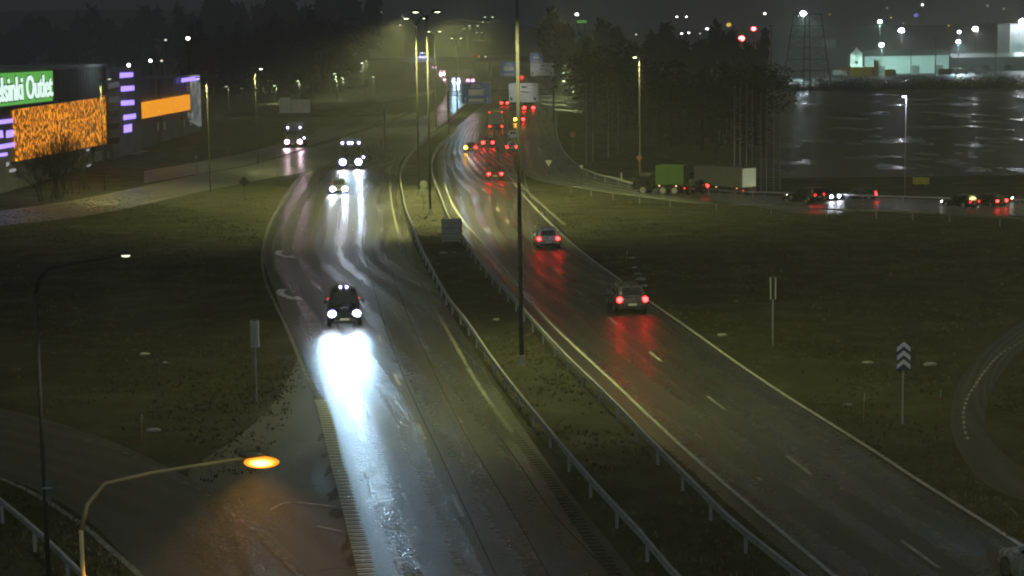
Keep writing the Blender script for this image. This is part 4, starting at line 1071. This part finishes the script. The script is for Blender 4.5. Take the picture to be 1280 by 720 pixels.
# led wall
rel(fslab([(18, 137), (131, 121), (132, 180), (22, 202)], .1, .35), bl).build('led_wall', E['orange1'], bl)
rel(fslab([(130.7, 119), (132.4, 119), (133.2, 178), (131.3, 180)], .1, .5), bl).build('led_edge', E['orange1'], bl)
rel(fslab([(169.5, 130), (238, 118), (239, 137), (170, 150.5)], -.3, .2), bl).build('led_band', E['orange2'], bl)
rel(fslab([(-5, 92), (66, 88.5), (66, 126), (-5, 134)], .1, .45), bl).build('sign_box', E['green_sign'], bl)
# stacked lit windows on the tower and strips at the far left
for q in [[(151, 91), (166.5, 90.5), (166.5, 96), (151, 97.5)], [(152.5, 108), (168, 107), (168, 113), (152.5, 114.5)], [(152.5, 126), (168, 125), (168, 131), (152.5, 132)], [(155.5, 144), (170, 142), (170, 148), (155.5, 150)], [(156, 156.5), (165, 155), (165, 164.5), (156, 166)]]:
    w_ = rel(fslab(q, .6, .75), bl).build('window', E['purple'], bl)
for q in [[(-6, 151), (18, 148), (18, 153), (-6, 156)], [(-6, 164), (3.5, 163), (4.5, 172), (-6, 173)], [(9, 163.5), (18.5, 162), (19, 170.5), (9, 172.5)], [(-6, 182), (21, 177.5), (21, 183), (-6, 187.5)], [(-6, 193), (9.5, 190.5), (9.5, 194.5), (-6, 197)]]:
    rel(fslab(q, 0, .12), bl).build('window', E['purple'], bl)
for q in [[(9, 203), (11.5, 202.5), (11.5, 207), (9, 208)], [(13, 212), (20, 210.5), (20, 214), (13, 215.5)], [(109, 206), (113.5, 205), (113.5, 211), (109, 212)], [(146, 181), (155, 179.5), (155, 190), (146, 192)], [(109, 184), (112, 183.5), (112, 188), (109, 189)]]:
    rel(fslab(q, 0, .12), bl).build('window', E['white_win'], bl)
for x in (163, 197, 205, 229, 238):
    rel(fslab([(x, 158 - (x - 163) * .15), (x + 2.2, 158 - (x - 163) * .15), (x + 2.2, 168 - (x - 163) * .15), (x, 168 - (x - 163) * .15)], -.4, -.28), bl).build('window', E['pt_blue'] if x < 0 else M['wsheet'], bl)
rel(fslab([(237, 95), (250, 93), (252, 158), (239, 150)], -.3, .3), bl).build('lit_poster', E['poster'], bl)
rel(fslab([(228, 98), (249, 95), (249, 100), (228, 103)], .3, .5), bl).build('lit_strip', E['purple'], bl)
for q in [[(17, 135.4), (131.5, 119.6), (131.5, 121), (17, 137)], [(21, 202), (132.5, 180), (132.5, 181.4), (21, 203.6)], [(-5, 134), (66.5, 126), (66.5, 128), (-5, 136)], [(168.8, 150.6), (239.6, 137.2), (239.6, 138.4), (168.8, 152)]]:
    rel(fslab(q, .1, .6), bl).build('frame', M['black'], bl)
for yk in (100, 118, 136, 152, 170):
    rel(fslab([(136, yk + 3.2), (149.5, yk + 1.6), (149.5, yk + 9), (136, yk + 11)], .6, .66), bl).build('window', M['glass'], bl)
    rel(fslab([(135.5, yk + 11.4), (150, yk + 9.4), (150, yk + 10.2), (135.5, yk + 12.2)], .6, .8), bl).build('floor_band', M['concrete'], bl)
for q in [[(118, 190), (128, 188), (128, 200), (118, 202)], [(134, 190), (144, 188), (144, 196), (134, 198)]]:
    rel(fslab(q, .02, .1), bl).build('shop_window', M['signback_lt'], bl)
# canopy and doors low on the far hall
rel(fslab([(174, 192), (204, 184), (204, 187), (174, 195)], -.3, 2.0), bl).build('canopy', M['clad2'], bl)
for px in (178, 205, 231):
    u, z = fac(px, 170); rel(fbox(u, u + .5, 0, 10.2, -.4, -.15), bl).build('column', M['clad2'], bl)
for px in (60, 90, 115, 138, 148):
    u, z = fac(px, 200); rel(fbox(u, u + 1.6, .2, 2.6, 0, .1), bl).build('glass_door', M['glass'], bl)
# lettering
cu = bpy.data.curves.new('lettering', 'FONT'); cu.body = 'Helsinki Outlet'; cu.size = 1; cu.extrude = .0; cu.offset = .012
to = bpy.data.objects.new('tmp_text', cu); C.objects.link(to); bpy.context.view_layer.update()
dg = bpy.context.evaluated_depsgraph_get(); me = bpy.data.meshes.new_from_object(to.evaluated_get(dg)); bpy.data.objects.remove(to)
xs = [v.co.x for v in me.vertices]; ys_ = [v.co.y for v in me.vertices]; x0, x1 = min(xs), max(xs); y0, y1 = min(ys_), max(ys_)
uR, zR = fac(65, 95, .6); uO, _ = fac(33, 100, .6)
# 'Outlet' is about 0.43 of the line
uL = uR - (uR - uO) / .43
zt = fac(60, 93, .6)[1]; zb_ = fac(60, 121, .6)[1]
lm = MB()
base_l = bl.location
front = []; 
for v in me.vertices:
    u = uL + (v.co.x - x0) / (x1 - x0) * (uR - uL); z = zb_ + (v.co.y - y0) / (y1 - y0) * (zt - zb_); front.append(fpt(u, z, .6) - base_l)
lm.v = [tuple(p) for p in front]; lm.f = [tuple(p.vertices) for p in me.polygons]
lo = lm.build('lettering', E['letters'], bl, fix=False)
cu2 = bpy.data.curves.new('lettering_edge', 'FONT'); cu2.body = 'Helsinki Outlet'; cu2.size = 1; cu2.offset = .05
to = bpy.data.objects.new('tmp_text', cu2); C.objects.link(to); bpy.context.view_layer.update()
me2 = bpy.data.meshes.new_from_object(to.evaluated_get(bpy.context.evaluated_depsgraph_get())); bpy.data.objects.remove(to)
lm = MB(); lm.v = [tuple(fpt(uL + (v.co.x - x0) / (x1 - x0) * (uR - uL), zb_ + (v.co.y - y0) / (y1 - y0) * (zt - zb_), .5) - base_l) for v in me2.vertices]; lm.f = [tuple(p.vertices) for p in me2.polygons]
lm.build('lettering_edge', M['black'], bl, fix=False)
sd = lo.modifiers.new('s', 'SOLIDIFY'); sd.thickness = .12; sd.offset = 0
for px, py, r_ in ((157.5, 81.5, .25),):
    u, z = fac(px, py); MB().sphere(fpt(u, z, .4) - base_l, r_).build('roof_lamp', E['pt'], bl)
light('facade_wash', 'AREA', fpt(fac(117, 95)[0], 14.2, 3), (.7, .9, 1), 160, None, direc=-un + Vector((0, 0, -.4)))
bpy.data.objects['facade_wash'].data.size = 6
light('led_spill', 'AREA', fpt(fac(70, 150)[0], 6, 1.2), (1, .45, .08), 200, None, direc=un + Vector((0, 0, -.5)))
bpy.data.objects['led_spill'].data.size = 16

# ------------------------------------------------------------------ industrial area on the right
def pbox(x0, x1, yt, yb, Y, depth, m, name, label, cat, roof=None, group=None, rz=0, slope=0):
    a = PY(x0, yt, Y); c = PY(x1, yb, Y); g = hgt((a.x + c.x) / 2, Y); w = c.x - a.x; h = a.z - g
    t = thing(name, ((a.x + c.x) / 2, Y, g), rz, label, cat, group)
    MB().box((0, depth / 2, h / 2), (w, depth, h)).build('walls', m, t)
    return t, w, h
t, w, h = pbox(1080, 1188, 70, 94, 1085, 26, noisy('white_shed_wall', (.55, .66, .62), (.66, .76, .72), .06, .6), 'warehouse', 'long white shed lit by lamp masts', 'building', rz=R(4))
MB().loft([[(-w/2 - .6, -.8, h + .02), (-w/2 - .6, 13, h + 3.2), (-w/2 - .6, 26.8, h + .02)], [(w/2 + .6, -.8, h + .02), (w/2 + .6, 13, h + 3.2), (w/2 + .6, 26.8, h + .02)]]).build('roof', M['concrete_dk'], t)
b = MB()
for k in range(14): b.box((-w/2 + (k + .5) * w / 14, -.06, h / 2), (.25, .1, h))
b.build('pilaster', M['wsheet'], t)
for x in (-w * .3, w * .1, w * .38): MB().box((x, -.12, 2.2), (4.2, .1, 4.4)).build('gate', M['tarp'], t)
t, w, h = pbox(1063, 1078, 68, 85, 1060, 12, M['signback_lt'], 'gabled_house', 'pale gabled building left of the long white shed', 'building')
MB().loft([[(-w/2 - .3, y, h + .02), (0, y, h + 4), (w/2 + .3, y, h + .02)] for y in (-.4, 12.4)]).build('roof', M['concrete'], t)
MB().box((0, -.06, h * .6), (1.6, .1, 1.6)).build('window', M['glass'], t)
t, w, h = pbox(1263, 1330, 31, 66, 1160, 30, noisy('tall_hall_wall', (.5, .6, .56), (.62, .7, .66), .05, .6), 'tall_hall', 'tall white hall cut by the right edge', 'building')
b = MB()
for k in range(9): b.box((-w/2 + (k + .5) * w / 9, -.08, h / 2), (.4, .12, h))
b.build('pilaster', M['signback'], t); MB().box((0, 15, h + .4), (w + 1, 31, .8)).build('roof', M['concrete_dk'], t)
t, w, h = pbox(1190, 1330, 72, 84, 1120, 18, M['clad2'], 'low_shed', 'long low grey shed right of the white shed', 'building', rz=R(3))
MB().loft([[(-w/2 - .4, -.6, h + .02), (-w/2 - .4, 9, h + 2.4), (-w/2 - .4, 18.6, h + .02)], [(w/2 + .4, -.6, h + .02), (w/2 + .4, 9, h + 2.4), (w/2 + .4, 18.6, h + .02)]]).build('roof', M['wsheet'], t)
for k in range(5): MB().box((-w/2 + (k + .5) * w / 5, -.08, 2), (4, .1, 3.4)).build('gate', M['glass'], t)
t, w, h = pbox(975, 1062, 62, 92, 1180, 20, noisy('green_grey_wall', (.10, .14, .12), (.15, .20, .17), .08, .7), 'dark_hall', 'low dark green hall behind the lattice pylon', 'building')
b = MB()
for k in range(12): b.box((-w/2 + (k + .5) * w / 12, -.1, h / 2), (1.2, .2, h * .9))
b.build('wall_panel', M['clad'], t); MB().box((0, 10, h + .3), (w + 1, 21, .6)).build('roof', M['concrete'], t)
t, w, h = pbox(1028, 1045, 50, 60, 1230, 12, M['signback_lt'], 'roof_block', 'small pale block above the dark green hall', 'building'); MB().box((0, 6, h + .3), (w + .6, 13, .6)).build('roof', M['concrete_dk'], t)
M['cont_y'] = noisy('yellow_container', (.50, .33, .02), (.62, .42, .04), .3, .6); M['cont_o'] = noisy('rust_container', (.28, .10, .04), (.36, .14, .06), .3, .6); M['cont_b'] = noisy('brown_container', (.22, .12, .04), (.3, .17, .06), .3, .6)
for x0, x1, yt, Y, m, lb in [(1065, 1096, 84, 1020, 'cont_y', 'large yellow-orange container left of the lamp mast'), (1043, 1065, 84, 1030, 'cont_o', 'rust-red container left of the yellow one'),
                             (1108, 1120, 87, 1015, 'cont_y', 'small yellow container right of the lamp mast'), (1175, 1190, 86, 1030, 'cont_b', 'small brown container at the right end of the white shed')]:
    t, w, h = pbox(x0, x1, yt, 95, Y, 5, M[m], 'container', lb, 'container', group='containers in the yard')
    b = MB()
    for k in range(int(w / .8)): b.box((-w/2 + .4 + k * .8, -.05, h / 2), (.2, .08, h * .9))
    b.build('corrugation', M[m], t); MB().box((w * .35, -.11, h / 2), (1.2, .04, h * .85)).build('door', M['cont_o'], t)
t, w, h = pbox(1093.5, 1098, 77, 95, 1022, 2.5, M['cont_y'], 'yellow_tower', 'narrow yellow hopper beside the large container', 'hopper')
MB().box((0, 1, h + .4), (w * 1.3, 2.6, .8)).build('cap', M['wsheet'], t)
def parked(px, py, Y, label, L=7.5, m='p_white'):
    p = PY(px, py, Y); g = hgt(p.x, Y); lorry((p.x, Y, g), (p.x + 5, Y - 1, g), label, L=L, cab=M[m], box=M['p_white'], Hb=3.6, Hc=3.0, group='parked lorries in the yard')
parked(1201, 88, 1015, 'white parked lorry right of the white shed, nearer of two'); parked(1226, 86, 1025, 'white parked lorry farther right, beside the grey shed', 7)
parked(1050, 92, 1005, 'parked lorry before the rust container'); 
for px, lb in ((985, 'parked car behind the left pylon legs'), (1010, 'parked car between the pylon legs'), (1025, 'parked red-lit car right of the pylon legs')):
    p = PY(px, 100, 900); car((p.x, 900, hgt(p.x, 900)), (p.x + 5, 900, 0), M['p_white'] if px != 1025 else M['p_red'], lb, tails=None, group='parked cars in the yard', L=4.6)
# long dark hedge / fence in front of the yard
b = MB(); r2 = random.Random(3)
for i in range(260):
    px = 900 + i * 1.6; Y = 740 + r2.uniform(-6, 6); p = PY(px, 110, Y); g = hgt(p.x, Y)
    for k in range(26):
        c_ = Vector((p.x + r2.gauss(0, .8), Y + r2.gauss(0, 1), g + abs(r2.gauss(0, 1.6)) + .1)); d = Vector((r2.uniform(-1, 1), r2.uniform(-1, 1), r2.uniform(-1, 1))) * .6; e = Vector((r2.uniform(-1, 1), r2.uniform(-1, 1), r2.uniform(-1, 1))) * .6
        b.quad(c_, c_ + d, c_ + d + e, c_ + e)
tag(b.build('hedge', M['needles'], fix=False), 'long dark hedge between the wet field and the industrial yard', 'hedge')
# lattice pylon
def pylon(pxl, pxr, pyb, pyt, Y, label, taper=.55, lev=7):
    p = PY((pxl + pxr) / 2, pyb, Y); g = hgt(p.x, Y); s = FPX / Y; w = (pxr - pxl) / s / 2; top = PY(700, pyt, Y).z - g + 0
    h = PY((pxl + pxr) / 2, pyt, Y).z - g
    t = thing('pylon', (p.x, Y, g), R(28), label, 'pylon')
    k = w / 1.25
    C4 = ((-1, -1), (1, -1), (1, 1), (-1, 1))
    for sx, sy in C4: MB().tube([(sx * k, sy * k, -.3), (sx * k * taper, sy * k * taper, h)], [.26, .16], 6).build('leg', M['pole_dark'], t)
    b = MB()
    for L in range(1, lev + 1):
        z = h * L / lev; q = k * (1 - (1 - taper) * L / lev); z0 = h * (L - 1) / lev; q0 = k * (1 - (1 - taper) * (L - 1) / lev)
        for i in range(4):
            a_, c_ = C4[i], C4[(i + 1) % 4]
            b.tube([(a_[0] * q, a_[1] * q, z), (c_[0] * q, c_[1] * q, z)], .1, 5)
            b.tube([(a_[0] * q0, a_[1] * q0, z0), (c_[0] * q, c_[1] * q, z)], .06, 5)
    b.build('bracing', M['pole_dark'], t); return t
pylon(981, 1036, 108, 18, 700, 'wide dark lattice pylon with a floodlight glaring through its top')
for px, yt, yb, Y, lb in [(1139, 62, 92, 980, 'dark pole before the middle of the white shed'), (1170, 46, 92, 970, 'tall dark pole before the right part of the white shed'), (1187, 60, 90, 985, 'dark pole at the right corner of the white shed'),
                          (1245, 56, 90, 990, 'dark hooked pole before the low grey shed'), (942, 52, 100, 650, 'slim dark pole under the upper red beacon'), (964, 30, 108, 690, 'slim dark pole left of the pylon')]:
    p = PY(px, yt, Y); g = hgt(p.x, Y)
    t = thing('utility_pole', (p.x, Y, g), 0, lb, 'pole', 'dark poles before the yard')
    MB().tube([(0, 0, 0), (0, 0, p.z - g)], [.25, .15], 8).build('mast', M['pole_dark'], t); MB().box((0, 0, p.z - g - .6), (2.2, .2, .2)).build('crossarm', M['pole_dark'], t)

# ------------------------------------------------------------------ trees
def spruce_mesh(seed, h=1.0, n=900):
    r = random.Random(seed); b = MB()
    for i in range(n):
        t = r.random() ** .8; z = .06 + .94 * t; rad = (1 - t) ** .85 * .2 * r.uniform(.55, 1.12) * (1 + .25 * math.sin(t * 40 + seed)); a = r.uniform(0, 6.283)
        c = Vector((math.cos(a) * rad, math.sin(a) * rad, z - rad * .25)); o_ = Vector((math.cos(a), math.sin(a), -.4)) * r.uniform(.02, .055); s = Vector((-math.sin(a), math.cos(a), r.uniform(-.3, .3))) * r.uniform(.008, .024)
        b.quad(c - s - o_ * .4, c + s - o_ * .4, c + o_)
    return b.mesh('crown', M['needles'])
def broad_mesh(seed, n=1000):
    r = random.Random(seed); b = MB(); cl = [(Vector((r.gauss(0, .12), r.gauss(0, .12), r.uniform(.38, .88))), r.uniform(.08, .17)) for _ in range(16)]
    for i in range(n):
        c0, q = r.choice(cl); v = Vector((r.gauss(0, 1), r.gauss(0, 1), r.gauss(0, 1))).normalized() * q * r.uniform(.6, 1.05); c = c0 + v
        d = Vector((r.uniform(-1, 1), r.uniform(-1, 1), r.uniform(-1, 1))) * .022; e = Vector((r.uniform(-1, 1), r.uniform(-1, 1), r.uniform(-1, 1))) * .022
        b.quad(c, c + d, c + d + e, c + e)
    return b.mesh('crown', M['needles'])
trunk_me = MB().tube([(0, 0, -.01), (0.004, 0, .5), (0, 0, .95)], [.016, .010, .002], 7).mesh('trunk', M['bark'])
crowns = [spruce_mesh(1), spruce_mesh(2), broad_mesh(3), broad_mesh(4), spruce_mesh(5)]
def tree(x, y, h, k, label, group, rz=None, wide=1.0, name=None):
    t = thing(name or ('spruce' if k in (0, 1, 4) else 'tree'), (x, y, hgt(x, y)), rnd.uniform(0, 6.28) if rz is None else rz, label, 'tree', group)
    for me_, nm in ((crowns[k], 'crown'), (trunk_me, 'trunk')):
        o = bpy.data.objects.new(nm, me_); C.objects.link(o); o.parent = t; o.scale = (h * wide, h * wide, h)
    return t
for i in range(34):
    px = 250 + (i % 17) * 11.2 + rnd.uniform(-5, 5); Y = (640 if i < 17 else 720) + rnd.uniform(-25, 30); x = (px - 640) * Y / FPX
    tree(x, Y, rnd.uniform(19, 26) + (3 if px > 330 else 0), rnd.choice([0, 1, 4, 2]), 'dark tree in the unlit wood above the left ramps, one of many alike', 'trees of the left wood', wide=1.5)
for i in range(36):
    px = 735 + (i % 18) * 13 + rnd.uniform(-5, 5); Y = (345 if i < 18 else 400) + rnd.uniform(-20, 20); x = (px - 640) * Y / FPX
    tree(x, Y, rnd.uniform(11, 15.5) + (i % 18 < 5) * 1.5, rnd.choice([0, 1, 2, 3]), 'dark tree in the unlit wood right of the slip road, one of many alike', 'trees of the right wood', wide=1.5)
# thin pale trunks in front of the right wood
for i, px in enumerate((733, 741, 760, 772)):
    g = Gp(px, 205 - i * 4)
    t = thing('birch', g, 0, ['leftmost thin pale birch stem at the wood edge', 'second thin pale birch stem from the left at the wood edge', 'third thin pale birch stem from the left at the wood edge', 'rightmost thin pale birch stem at the wood edge'][i], 'tree', 'birch stems at the wood edge')
    b = MB(); r3 = random.Random(px)
    b.tube([(0, 0, 0), (.1, 0, 5), (.0, 0, 11)], [.09, .07, .02], 6).build('trunk', M['birch'], t)
    b = MB()
    for k in range(26):
        z = r3.uniform(4, 11); a_ = r3.uniform(0, 6.28); L = (12 - z) * .22 + .3; b.tube([(.05, 0, z), (math.cos(a_) * L, math.sin(a_) * L, z + L * .9)], [.018, .005], 4, False)
    b.build('branches', M['bark'], t)
def bare_tree(x, y, h, label, seed, stems=5):
    r = random.Random(seed); t = thing('bare_tree', (x, y, hgt(x, y)), 0, label, 'tree', 'bare trees before the shopping centre')
    tb, bb = MB(), MB()
    def grow(p, d, L, rad, lv, bld):
        q = p + d * L; bld.tube([p, (p + q) / 2 + Vector((r.gauss(0, 1), r.gauss(0, 1), 0)) * L * .04, q], [rad, rad * .8, rad * .6], 5 if lv < 2 else 4, False)
        if lv >= 5: return
        for k in range(3 if lv < 3 else 4):
            nd = (d + Vector((r.gauss(0, .38), r.gauss(0, .38), r.gauss(.05, .2)))).normalized()
            grow(p.lerp(q, r.uniform(.55, 1)), nd, L * r.uniform(.6, .8), rad * .55, lv + 1, bb)
    for k in range(stems): grow(Vector((r.gauss(0, .4), r.gauss(0, .4), 0)), Vector((r.gauss(0, .2), r.gauss(0, .2), 1)).normalized(), h * .26, .07, 1, tb)
    tb.build('trunk', M['bark'], t, fix=False); bb.build('branches', M['bark'], t, fix=False)
for px, py, h, lb, sd_ in [(66, 252, 10.9, 'largest bare tree clump before the gap in the amber LED wall', 1), (88, 246, 9.4, 'bare tree right of the largest clump', 2), (52, 255, 8.0, 'low bare bush left of the largest clump', 3), (104, 240, 7.2, 'small bare tree at the right end of the clump', 4), (76, 250, 10.2, 'bare tree between the largest clump and its right neighbour', 5)]:
    g = Gp(px, py - 3); bare_tree(g.x, g.y, h, lb, sd_)
# far-off woods (uncountable masses)
def wood(name, xs0, xs1, Y, h0, h1, n, label, seed):
    r = random.Random(seed); b = MB()
    for i in range(n):
        px = r.uniform(xs0, xs1); y = Y + r.uniform(-30, 60); x = (px - 640) * y / FPX; g = hgt(x, y); t_ = (px - xs0) / (xs1 - xs0)
        H_ = (h0 + (h1 - h0) * t_) * (1 + .18 * math.sin(px * .09 + seed) + .1 * math.sin(px * .31)) * r.random() ** .35
        c = Vector((x, y, g + H_)); s = Y * .0022
        d = Vector((r.uniform(-1, 1), r.uniform(-.5, .5), r.uniform(-1, 1))) * s; e = Vector((r.uniform(-1, 1), r.uniform(-.5, .5), r.uniform(-1.6, 1.6))) * s
        b.quad(c, c + d, c + d + e, c + e)
    o = b.build(name, M['needles'], fix=False); tag(o, label, 'wood', None, 'stuff')
wood('distant_wood', 230, 480, 950, 34, 40, 9000, 'dark far-off wood on the hill at upper left', 1)
wood('distant_wood', 680, 960, 620, 21, 19, 7000, 'dark far-off wood behind the right trees', 2)
wood('distant_wood', -60, 240, 1100, 26, 34, 5000, 'dark far-off wood behind the shopping centre', 3)
wood('distant_wood', 690, 780, 1000, 10, 16, 2500, 'dark far-off wood right of the overpass opening', 4)

# ------------------------------------------------------------------ grass tufts near the roads
def inpoly(x, y, P):
    c = False; j = len(P) - 1
    for i in range(len(P)):
        if (P[i][1] > y) != (P[j][1] > y) and x < (P[j][0] - P[i][0]) * (y - P[i][1]) / (P[j][1] - P[i][1]) + P[i][0]: c = not c
        j = i
    return c
polys = [LL + LR[::-1], RL + RR[::-1], SA + SB[::-1],
         [(-120, 560), (-40, 582), (50, 615), (110, 652), (150, 690), (200, 745), (230, 790), (475, 790), (457, 720), (426, 600), (401, 500), (385, 480), (365, 540), (330, 600), (290, 625), (225, 592), (120, 545), (0, 510), (-120, 495)],
         [(1330, 372), (1280, 400), (1236, 430), (1203, 470), (1190, 507), (1190, 540), (1205, 575), (1240, 610), (1320, 640), (1350, 605), (1290, 590), (1258, 570), (1238, 548), (1232, 525), (1236, 500), (1250, 470), (1280, 437), (1340, 405)]]
b = MB(); b2 = MB(); r4 = random.Random(11); cnt = 0
for i in range(60000):
    y = 42 + 150 * r4.random() ** 1.5; x = r4.uniform(-.31, .31) * y
    px, py = proj((x, y, hgt(x, y)))
    e_ = 330 / y
    if any(inpoly(px + q * e_, py, P) for P in polys for q in (-2.2, 0, 2.2)): continue
    if math.sin(x * .9 + math.sin(y * .35) * 2) + math.sin(y * .23 + x * .4) + r4.gauss(0, .8) < .1: continue
    g = hgt(x, y); B = b2 if r4.random() < .22 else b
    for k in range(4):
        a_ = r4.uniform(0, 6.28); L = r4.uniform(.05, .17); w = r4.uniform(.015, .04); c_ = Vector((x + r4.gauss(0, .07), y + r4.gauss(0, .07), g))
        sd_ = Vector((math.cos(a_), math.sin(a_), 0)) * w; tip = c_ + Vector((r4.gauss(0, .05), r4.gauss(0, .05), L))
        B.quad(c_ - sd_, c_ + sd_, tip)
    cnt += 1
tag(b.build('grass_tufts', grass_mat('tuft_grass', (.028, .028, .012), (.06, .058, .022), (.11, .10, .04)), fix=False), 'short rough grass tufts on the verges', 'grass', None, 'stuff')
tag(b2.build('dry_grass', grass_mat('dry_grass', (.12, .11, .06), (.2, .18, .1), (.28, .25, .15)), fix=False), 'pale dry grass blades among the green on the verges', 'grass', None, 'stuff')

# ------------------------------------------------------------------ small litter of stones in the grass
b = MB()
for (px, py, s) in [(181, 444, .14), (206, 454, .08), (192, 540, .16), (554, 317, .16), (568, 316, .08), (620, 400, .1), (790, 323, .12), (793, 335, .1), (797, 343, .14), (801, 350, .16), (805, 358, .12), (1085, 455, .14), (1060, 507, .1), (1163, 457, .16), (903, 420, .14), (920, 377, .08)]:
    g = Gp(px, py); b.sphere((g.x, g.y, g.z + s * .3), s * 1.6, 7, 5, (1.3, .8, .5))
tag(b.build('stones', M['concrete']), 'scattered pale stones lying in the roadside grass', 'stones', None, 'stuff')

# ------------------------------------------------------------------ haze, sky, sun
hz = MB().box((0, 1950, 80), (4200, 4200, 280)).build('haze', mat('haze_air', (0, 0, 0)))
hz['kind'] = 'stuff'
nt = hz.data.materials[0].node_tree
for n_ in list(nt.nodes):
    if n_.type == 'BSDF_PRINCIPLED': nt.nodes.remove(n_)
pv = nt.nodes.new('ShaderNodeVolumePrincipled'); pv.inputs['Color'].default_value = (.9, .93, .9, 1); pv.inputs['Density'].default_value = HAZE = .0007
pv.inputs['Anisotropy'].default_value = .3
nt.links.new(pv.outputs[0], nt.nodes['Material Output'].inputs['Volume'])

wd = bpy.data.worlds.new('World'); sc.world = wd; wd.use_nodes = True; nt = wd.node_tree
sky = nt.nodes.new('ShaderNodeTexSky'); sky.sky_type = 'NISHITA'; sky.sun_disc = False; sky.sun_elevation = R(44); sky.sun_rotation = R(188)
hs_ = nt.nodes.new('ShaderNodeHueSaturation'); hs_.inputs['Saturation'].default_value = .22
nt.links.new(sky.outputs[0], hs_.inputs['Color']); bg = nt.nodes['Background']; nt.links.new(hs_.outputs[0], bg.inputs['Color']); bg.inputs['Strength'].default_value = .0007
sun = light('sun', 'SUN', (0, 0, 50), (.84, .92, 1.0), .56, None, direc=(.1, .72, -.69)); sun.data.angle = R(120)

sc.view_settings.view_transform = 'Standard'; sc.view_settings.look = 'None'; sc.view_settings.exposure = 0; sc.view_settings.gamma = 1
sc.cycles.use_denoising = True
sc.cycles.filter_width = 2.0
sc.cycles.max_bounces = 5; sc.cycles.volume_bounces = 0; sc.cycles.diffuse_bounces = 1; sc.cycles.glossy_bounces = 3
sc.cycles.sample_clamp_indirect = 5
